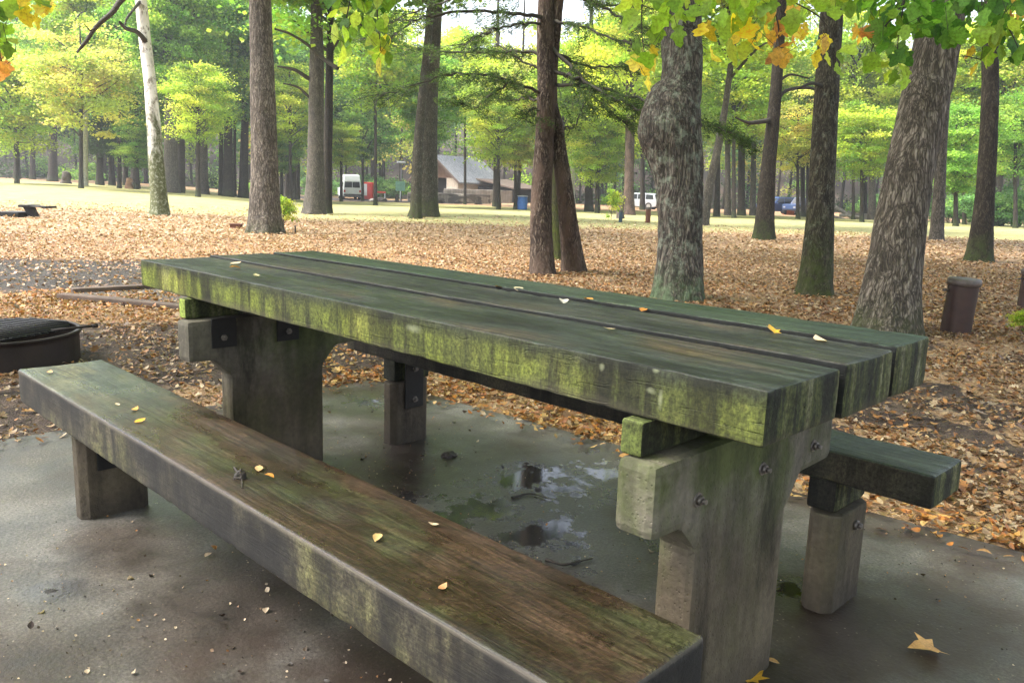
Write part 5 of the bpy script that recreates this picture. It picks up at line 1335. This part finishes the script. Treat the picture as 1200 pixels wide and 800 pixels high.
terrace(478, 575, 90, 1.0, .6, 'long grey stone terrace wall in front of the lodge'); terrace(520, 600, 94, 1.5, .5, 'upper stone terrace wall between the lodge and its front wall')
terrace(1000, 1070, 72, .5, .5, 'low dark retaining wall at the foot of the hill behind the leaning oak')
M['lamp'] = simple('lamp_grey', (.42, .44, .45), .5)
P = gp(470, 92)[0]; o = empty('street_lamp', P, 'slim lamp post with a flat head left of the lodge', 'lamp post', rz=YAW)
mb = MB(); mb.cyl((0, 0, -.1), (0, 0, 4.1), .07, .05, 12); mb.build('pole', M['bumper'], o)
mb = MB(); mb.box(-.45, .45, -.3, .3, 4.1, 4.3, .05); mb.build('lamp_head', M['lamp'], o)
M['greensign'] = simple('green_white_sign', (.25, .50, .42), .6, 0, .2, 4)
P = gp(469, 88)[0]; o = empty('sign', P, 'pale green notice sign on a post in front of the lamp post', 'sign', rz=YAW)
mb = MB(); mb.cyl((0, 0, -.1), (0, 0, 1.1), .05, n=10); mb.build('post', M['whitep'], o)
mb = MB(); mb.box(-.5, .5, -.05, .05, 1.1, 2.1, .02); mb.build('sign_board', M['greensign'], o)
P = gp(431, 94)[0]; o = empty('booth', P, 'red and white upright booth right of the camper van', 'booth', rz=YAW)
mb = MB(); mb.box(-.6, .6, -.4, .4, -.05, 1.9, .05); mb.build('cabinet', M['red'], o)
mb = MB(); mb.box(-.42, -.02, -.412, -.402, .4, 1.7, .002); mb.build('panel', M['whitep'], o)
mb = MB(); mb.box(.7, .95, -.2, .2, -.05, 2.1, .04); mb.build('side_post', M['red'], o)
A = gp(438, 93)[0]; Bq = gp(452, 93)[0]; o = empty('barrier', A, 'low red horizontal barrier rail beside the red booth', 'barrier', rz=math.atan2((Bq-A)[1], (Bq-A)[0])); Ln = np.linalg.norm(Bq-A)
mb = MB(); mb.box(0, Ln, -.05, .05, .75, .95, .01); mb.build('rail', M['red'], o)
for x in (.1, Ln-.1): mb = MB(); mb.box(x-.05, x+.05, -.04, .04, -.1, .745, .01); mb.build('post', M['whitep'], o)
P = gp(612, 66)[0]; o = empty('barrel', P, 'blue plastic barrel below the thin yellow crowned tree', 'barrel')
mb = MB(); mb.lathe([(.36, 0), (.40, .1), (.38, .14), (.42, .5), (.38, .86), (.40, .9), (.38, 1.0), (0.001, 1.01)], 28); mb.build('body', M['blue'], o)
mb = MB(); mb.lathe([(.385, 1.02), (.43, 1.03), (.43, 1.08), (0.001, 1.12)], 28); mb.build('lid', M['lamp'], o)

# ------------------------------------------------------------------ far woods on the hill: one mass
def woods():
    g = np.random.default_rng(11)
    LV = []; TV = []; n = 0
    rows = [(104, 34), (113, 36), (124, 34), (138, 32), (156, 30)]
    for D0, cnt in rows:
        for i in range(cnt):
            D = D0+g.uniform(-5, 5); s = -.85+1.7*(i+g.uniform(-.4, .4)+.5)/cnt
            u = 600+s*F
            if 470 < u < 600 and D < 118: continue
            B = gp(u, D)[0] if D < 150 else None
            if B is None:
                xy = CAM[:2]+fh*D+rh*s*D; B = np.array([xy[0], xy[1], hgt(*xy)])
            pal = [PAL_G, PAL_YG, PAL_B, PAL_YG, PAL_Y, PAL_B, PAL_D][g.integers(0, 7)] if u > 500 else [PAL_G, PAL_B, PAL_YG, PAL_D, PAL_B, PAL_G, PAL_Y][g.integers(0, 7)]
            hh = g.uniform(15, 24); rr = g.uniform(3.2, 5.0); z0 = g.uniform(1.0, 6.0)
            m = 3300; ncl = 50
            cl = g.normal(0, 1, (ncl, 3)); cl /= np.linalg.norm(cl, axis=1)[:, None]; cl *= g.uniform(.45, 1, (ncl, 1)); cl = cl*np.array([rr, rr, (hh-z0)/2])+np.array([0, 0, (hh+z0)/2])
            ci = g.integers(0, ncl, m); pos = cl[ci]+g.normal(0, 1, (m, 3))*np.array([.85, .85, .5])
            cb = np.array(pal)[g.integers(0, len(pal), ncl)]*g.uniform(.8, 1.2, (ncl, 1)); c = np.clip(cb[ci]*g.uniform(.75, 1.25, (m, 1)), .002, 1)
            LV.append(leaves(pos+B, g.uniform(.28, .5, m), g.uniform(0, 6.28, m), g.normal(0, .6, m), g.normal(0, .6, m), c, LEAF_DIA*np.array([1.3, 1]), .2, .3))
            p = smoothpath([B-[0, 0, .3], B+[g.normal(0, .2), 0, hh*.4], B+[g.normal(0, .5), 0, hh*.8]], 6)
            tv = tube(p, np.linspace(g.uniform(.14, .3), .06, 6), 6); TV.append((tv[0], tv[1][:, [0, 1, 2]])); TV.append((tv[0], tv[1][:, [0, 2, 3]]))
    # undergrowth
    for i in range(130):
        s = g.uniform(-.8, .8); D = g.uniform(99, 140); u = 600+s*F
        if 455 < u < 600 and D < 116: continue
        xy = CAM[:2]+fh*D+rh*s*D; B = np.array([xy[0], xy[1], hgt(*xy)]); m = 420; w = g.uniform(1.2, 2.6)
        pos = B+g.normal(0, 1, (m, 3))*np.array([w, w, w*.45])*.6+np.array([0, 0, w*.35]); pal = [PAL_B, PAL_D, PAL_G][g.integers(0, 3)]
        LV.append(leaves(pos, g.uniform(.2, .4, m), g.uniform(0, 6.28, m), g.normal(0, .6, m), g.normal(0, .6, m), pick(pal, m), LEAF_DIA*np.array([1.3, 1]), .2, .3))
    V, Fc = joinVF([(a, b) for a, b, c in LV]); C = np.concatenate([c for a, b, c in LV])
    Vt, Ft = joinVF(TV); Ct = np.tile([[.075, .062, .05]], (len(Vt), 1))
    V, Fc = joinVF([(V, Fc), (Vt, Ft)]); C = np.concatenate([C, Ct])
    tag(link('distant_woods', fastmesh('distant_woods', V, Fc, M['leaf'], C)), 'hazy mass of green and yellow woodland covering the far hillside', 'woods', kind='stuff')
woods()

# ------------------------------------------------------------------ overhanging leafy branches close to the viewer
SPR_G = [(.26, .42, .05), (.34, .50, .07), (.20, .34, .05), (.44, .54, .08)]
SPR_Y = [(.85, .64, .06), (.80, .55, .06), (.85, .70, .12)]
SPR_O = [(.68, .32, .10), (.55, .24, .09), (.75, .45, .12)]
SPR_DG = [(.08, .20, .035), (.12, .27, .045), (.18, .35, .06)]
LEAF_LOB = np.array([(0, 0), (.10, .06), (.26, .14), (.22, .26), (.40, .36), (.46, .50), (.30, .56), (.26, .68), (.22, .84), (0, 1.0), (-.20, .86), (-.24, .68), (-.32, .58), (-.46, .50), (-.38, .34), (-.20, .26), (-.26, .12), (-.10, .06)])
def sprays(treeobj, B, attach, D, regions, stems, tm, seed):
    g = np.random.default_rng(seed)
    tubes = []
    for st, w in stems:
        P = np.array([attach if q is None else at(q[0], q[1], D+q[2]) for q in st])-B
        p = smoothpath(P, 22); V, Fq = tube(p, np.linspace(w, w*.25, 22)/2*D/F, 6, wob=.2); tubes.append((V, Fq))
    for (u0, v0, u1, v1, n, sz, pal, dd) in regions:
        L_ = []
        for i in range(n):
            u = g.uniform(u0, u1); v = g.uniform(v0, v1); P = at(u, v, D+g.uniform(-dd, dd))-B
            size = sz*g.uniform(.7, 1.25)*D/F
            top = P+np.array([g.normal(0, .02), g.normal(0, .02), size*.25])
            L_.append((P, size, g.uniform(0, 6.28), pal[g.integers(0, len(pal))], g.uniform(.8, 1.2)))
            if g.random() < .6:
                e = P+np.array([g.normal(0, .05), g.normal(0, .05), size*g.uniform(.5, 1.1)]); tubes.append(tube(np.linspace(e, P, 4), np.full(4, .0016), 4))
        m = len(L_); pos = np.array([a[0] for a in L_]); sz = np.array([a[1] for a in L_]); c = np.clip(np.array([np.array(a[3])*a[4] for a in L_]), 0, 1)
        az = np.array([a[2] for a in L_])
        V, Fc, C = leaves(pos, sz, az, g.normal(-1.05, .45, m), g.normal(0, .5, m), c, tm, .22, .4, .06)
        link('leaf_spray', fastmesh('leaf_spray', V, Fc, M['leaf'], C), treeobj)
    V, Fq = joinVF(tubes); link('twigs', fastmesh('twigs', V, Fq, M['branch'], smooth=True), treeobj)
def overhang(key, z):
    o, B, D = TREES[key]; return o, B
# from the broad lichen trunk
o, B = overhang('T6', 4); att = B+np.array([0, 0, 4.6])
sprays(o, B, att, 4.6, [(735, -30, 832, 34, 34, 23, SPR_G, .3), (742, 38, 766, 72, 7, 22, SPR_Y+SPR_G, .2), (754, 66, 764, 92, 3, 20, SPR_Y, .1), (818, 25, 832, 62, 3, 24, SPR_Y, .1),
                        (846, -30, 965, 18, 44, 26, SPR_G, .3), (850, 15, 900, 50, 9, 30, SPR_Y+SPR_G, .2), (864, 34, 895, 58, 5, 20, SPR_Y, .2), (904, 20, 922, 74, 11, 20, SPR_O, .1), (924, 8, 945, 40, 5, 20, SPR_Y+SPR_O, .1), (955, 36, 968, 62, 4, 20, SPR_Y+SPR_O, .1), (966, 50, 990, 80, 4, 24, SPR_G, .1), (776, 0, 800, 20, 6, 24, SPR_G, .1)],
       [([None, (800, -120, 1), (850, -30, 0), (905, 10, 0), (914, 60, 0)], 5), ([(850, -30, 0), (900, -10, 0), (960, 20, 0), (985, 60, 0)], 3), ([(800, -120, 1), (760, -30, 0), (752, 30, 0), (758, 80, 0)], 3), ([(905, 0, 0), (880, 10, 0), (862, 30, 0)], 2)], LEAF_LOB, 101)
# from the leaning oak
o, B = overhang('T10', 4); att = B+np.array([.3, .2, 4.2])
sprays(o, B, att, 5.4, [(1000, -30, 1205, 8, 105, 23, SPR_DG, .4), (1068, 5, 1135, 38, 40, 24, SPR_DG, .3), (1020, 5, 1062, 34, 26, 24, SPR_G+SPR_DG, .3), (1030, 30, 1060, 62, 14, 22, SPR_DG, .2), (1008, 50, 1030, 70, 5, 22, SPR_G, .2),
                        (1040, 70, 1066, 92, 6, 20, SPR_G, .2), (1148, 10, 1205, 40, 28, 24, SPR_G+SPR_DG, .3), (1176, 40, 1205, 66, 7, 24, SPR_DG, .2), (1182, 0, 1200, 16, 4, 24, SPR_O, .1), (1000, 26, 1020, 44, 4, 22, SPR_O+SPR_G, .2), (1132, 55, 1150, 78, 3, 16, SPR_O+SPR_Y, .1), (1150, 34, 1172, 60, 7, 22, SPR_G, .2), (972, -20, 1010, 10, 14, 26, SPR_G, .2)],
       [([None, (1090, -80, .6), (1060, 0, 0), (1030, 40, 0), (1018, 68, 0)], 4), ([(1090, -80, .6), (1150, -10, 0), (1180, 30, 0), (1195, 60, 0)], 3.5), ([(1060, 0, 0), (1052, 50, 0), (1056, 84, 0)], 2), ([(1150, 70, 0), (1128, 66, 0), (1110, 70, 0)], 1.5), ([(1150, -10, 0), (1152, 40, 0), (1150, 70, 0)], 2)], LEAF_LOB, 102)
# a tree just outside the frame on the left, one above the middle
def side_tree(xy, label):
    B = np.array([xy[0], xy[1], hgt(*xy)]); o = empty('tree', B, label, 'tree', 'trees of the picnic ground')
    path = smoothpath([B-[0, 0, .05], B+[.05, .05, 3], B+[.1, 0, 8], B+[.2, .2, 13]], 120); rr = np.interp(path[:, 2]-B[2], [0, 3, 8, 13], [.24, .2, .15, .05])
    me, org = trunk_mesh('trunk', path, rr, M['bark_oak'], 48, 77, .05, 20); link('trunk', me, o, org-B); add_crown(o, 'can', np.array([.1, .1, 6.]), 1.1, 1.0)
    return o, B
xy = CAM[:2]+fh*4.6-rh*4.6
o, B = side_tree(xy, 'oak just outside the left picture edge whose branch tips droop into the top left corner')
sprays(o, B, B+np.array([0, 0, 4.0]), 4.2, [(-40, -20, 30, 20, 26, 24, SPR_G+SPR_Y, .2), (18, -8, 58, 8, 9, 24, SPR_G+SPR_Y, .2), (40, 2, 66, 20, 4, 20, SPR_Y, .1), (-20, 20, 10, 62, 14, 20, SPR_G, .2), (-20, 62, 8, 84, 8, 20, SPR_O, .1)],
       [([None, (-60, -60, 0), (-10, 0, 0), (2, 80, 0)], 4), ([(-60, -60, 0), (0, -20, 0), (56, 6, 0)], 3)], LEAF_LOB, 103)
for q, (a_, b_) in enumerate(((-5.5, -1.5), (-4.0, 5.0))):  # two unseen oaks added behind the viewer to shade the foreground
    xy = CAM[:2]+fh*a_+rh*b_; side_tree(xy, ('unseen oak added behind the viewer on the left to shade the table', 'unseen oak added behind the viewer on the right to shade the table')[q])
# dark bare limb dropping across the upper left + spray above middle-left, both from the sycamore-side oak T1
o, B = overhang('T1', 5)
D1 = TREES['T1'][2]
P = [B+np.array([0, 0, 6.2])]+[at(u, v, 14.5) for u, v in ((220, -60), (150, -6), (132, 14), (112, 32), (100, 50), (90, 62))]
V, Fq = tube(smoothpath(P, 30)-B, np.linspace(.07, .02, 30), 8, wob=.3); link('branch', fastmesh('branch', V, Fq, M['branch'], smooth=True), o)
V, Fq = tube(smoothpath([at(112, 32, 14.5), at(106, 36, 14.4), at(100, 30, 14.3)], 8)-B, np.linspace(.02, .008, 8), 6); link('branch', fastmesh('branch', V, Fq, M['branch'], smooth=True), o)
xy = CAM[:2]+fh*7.4-rh*.2
o, B = overhang('T3', 5)
def spray_mid():
    o, B, D = TREES['T4']
    # limb reaching forward towards the viewer high above, with a drooping tip
    sprays(o, B, B+np.array([0, 0, 8.5]), 5.2, [(388, -30, 455, 6, 34, 24, SPR_G+SPR_DG, .25), (390, 4, 420, 64, 15, 22, SPR_G, .2), (428, 6, 458, 62, 18, 22, SPR_G, .2), (436, 36, 456, 72, 6, 18, SPR_Y+SPR_G, .15), (402, 20, 416, 46, 3, 20, [(.20, .32, .2)], .1)],
           [([None, (470, -420, 9), (440, -120, 0), (440, -20, 0), (446, 60, 0)], 4), ([(440, -120, 0), (415, -20, 0), (400, 50, 0)], 3)], LEAF_OVAL*np.array([1.1, 1]), 104)
spray_mid()

# ------------------------------------------------------------------ haze
HAZE = True
if HAZE:
    hz = MT('haze_air'); v = hz.n('VolumePrincipled', {'Color': (.93, .97, 1.0), 'Density': .0009, 'Anisotropy': .2}); hz.t.links.new(v.outputs[0], hz.out.inputs['Volume'])
    mb = MB(); mb.box(CAM[0]-300, CAM[0]+300, CAM[1]-300, CAM[1]+300, -2.5, 75); tag(mb.build('haze', hz.m), 'pale damp air hanging over the park and the woods', 'haze', kind='stuff')

# ------------------------------------------------------------------ camera, sky, sun
cam = bpy.data.cameras.new('Camera'); co = bpy.data.objects.new('Camera', cam); COL.objects.link(co)
cam.sensor_width = 36; cam.lens = F/1200*36; cam.clip_end = 2000; cam.clip_start = .05
mw = Matrix(((rt[0], up[0], -fw[0], CAM[0]), (rt[1], up[1], -fw[1], CAM[1]), (rt[2], up[2], -fw[2], CAM[2]), (0, 0, 0, 1)))
co.matrix_world = mw; scn.camera = co

SUND = Vector((-.55, -.62, 1.15)).normalized()
w = bpy.data.worlds.new('World'); scn.world = w; w.use_nodes = True; nt = w.node_tree
bg = nt.nodes['Background']; sky = nt.nodes.new('ShaderNodeTexSky'); sky.sky_type = 'NISHITA'; sky.sun_disc = False
sky.sun_elevation = math.asin(SUND.z); sky.sun_rotation = math.atan2(SUND.x, SUND.y); sky.dust_density = 4; sky.ozone_density = 1; sky.air_density = 1
hs = nt.nodes.new('ShaderNodeHueSaturation'); hs.inputs['Saturation'].default_value = .55
nt.links.new(sky.outputs[0], hs.inputs['Color']); nt.links.new(hs.outputs[0], bg.inputs[0]); bg.inputs[1].default_value = .15
sl = bpy.data.lights.new('Sun', 'SUN'); sl.energy = 2.2; sl.angle = R(25); sl.color = (1, .96, .9)
so = bpy.data.objects.new('Sun', sl); COL.objects.link(so); so.rotation_euler = SUND.to_track_quat('Z', 'Y').to_euler()
scn.view_settings.view_transform = 'Standard'; scn.view_settings.look = 'None'; scn.view_settings.exposure = 2.05; scn.view_settings.gamma = 1
scn.render.engine = 'CYCLES'
cy_ = scn.cycles
cy_.max_bounces = 7; cy_.diffuse_bounces = 3; cy_.glossy_bounces = 2; cy_.transmission_bounces = 4; cy_.volume_bounces = 0; cy_.transparent_max_bounces = 4
cy_.use_denoising = True; cy_.caustics_reflective = False; cy_.caustics_refractive = False; cy_.sample_clamp_indirect = 6
print('tris', sum(len(o.data.polygons) for o in scn.objects if o.type == 'MESH'))
for k in TREES: print(k, round(TREES[k][2], 1), end='; ')
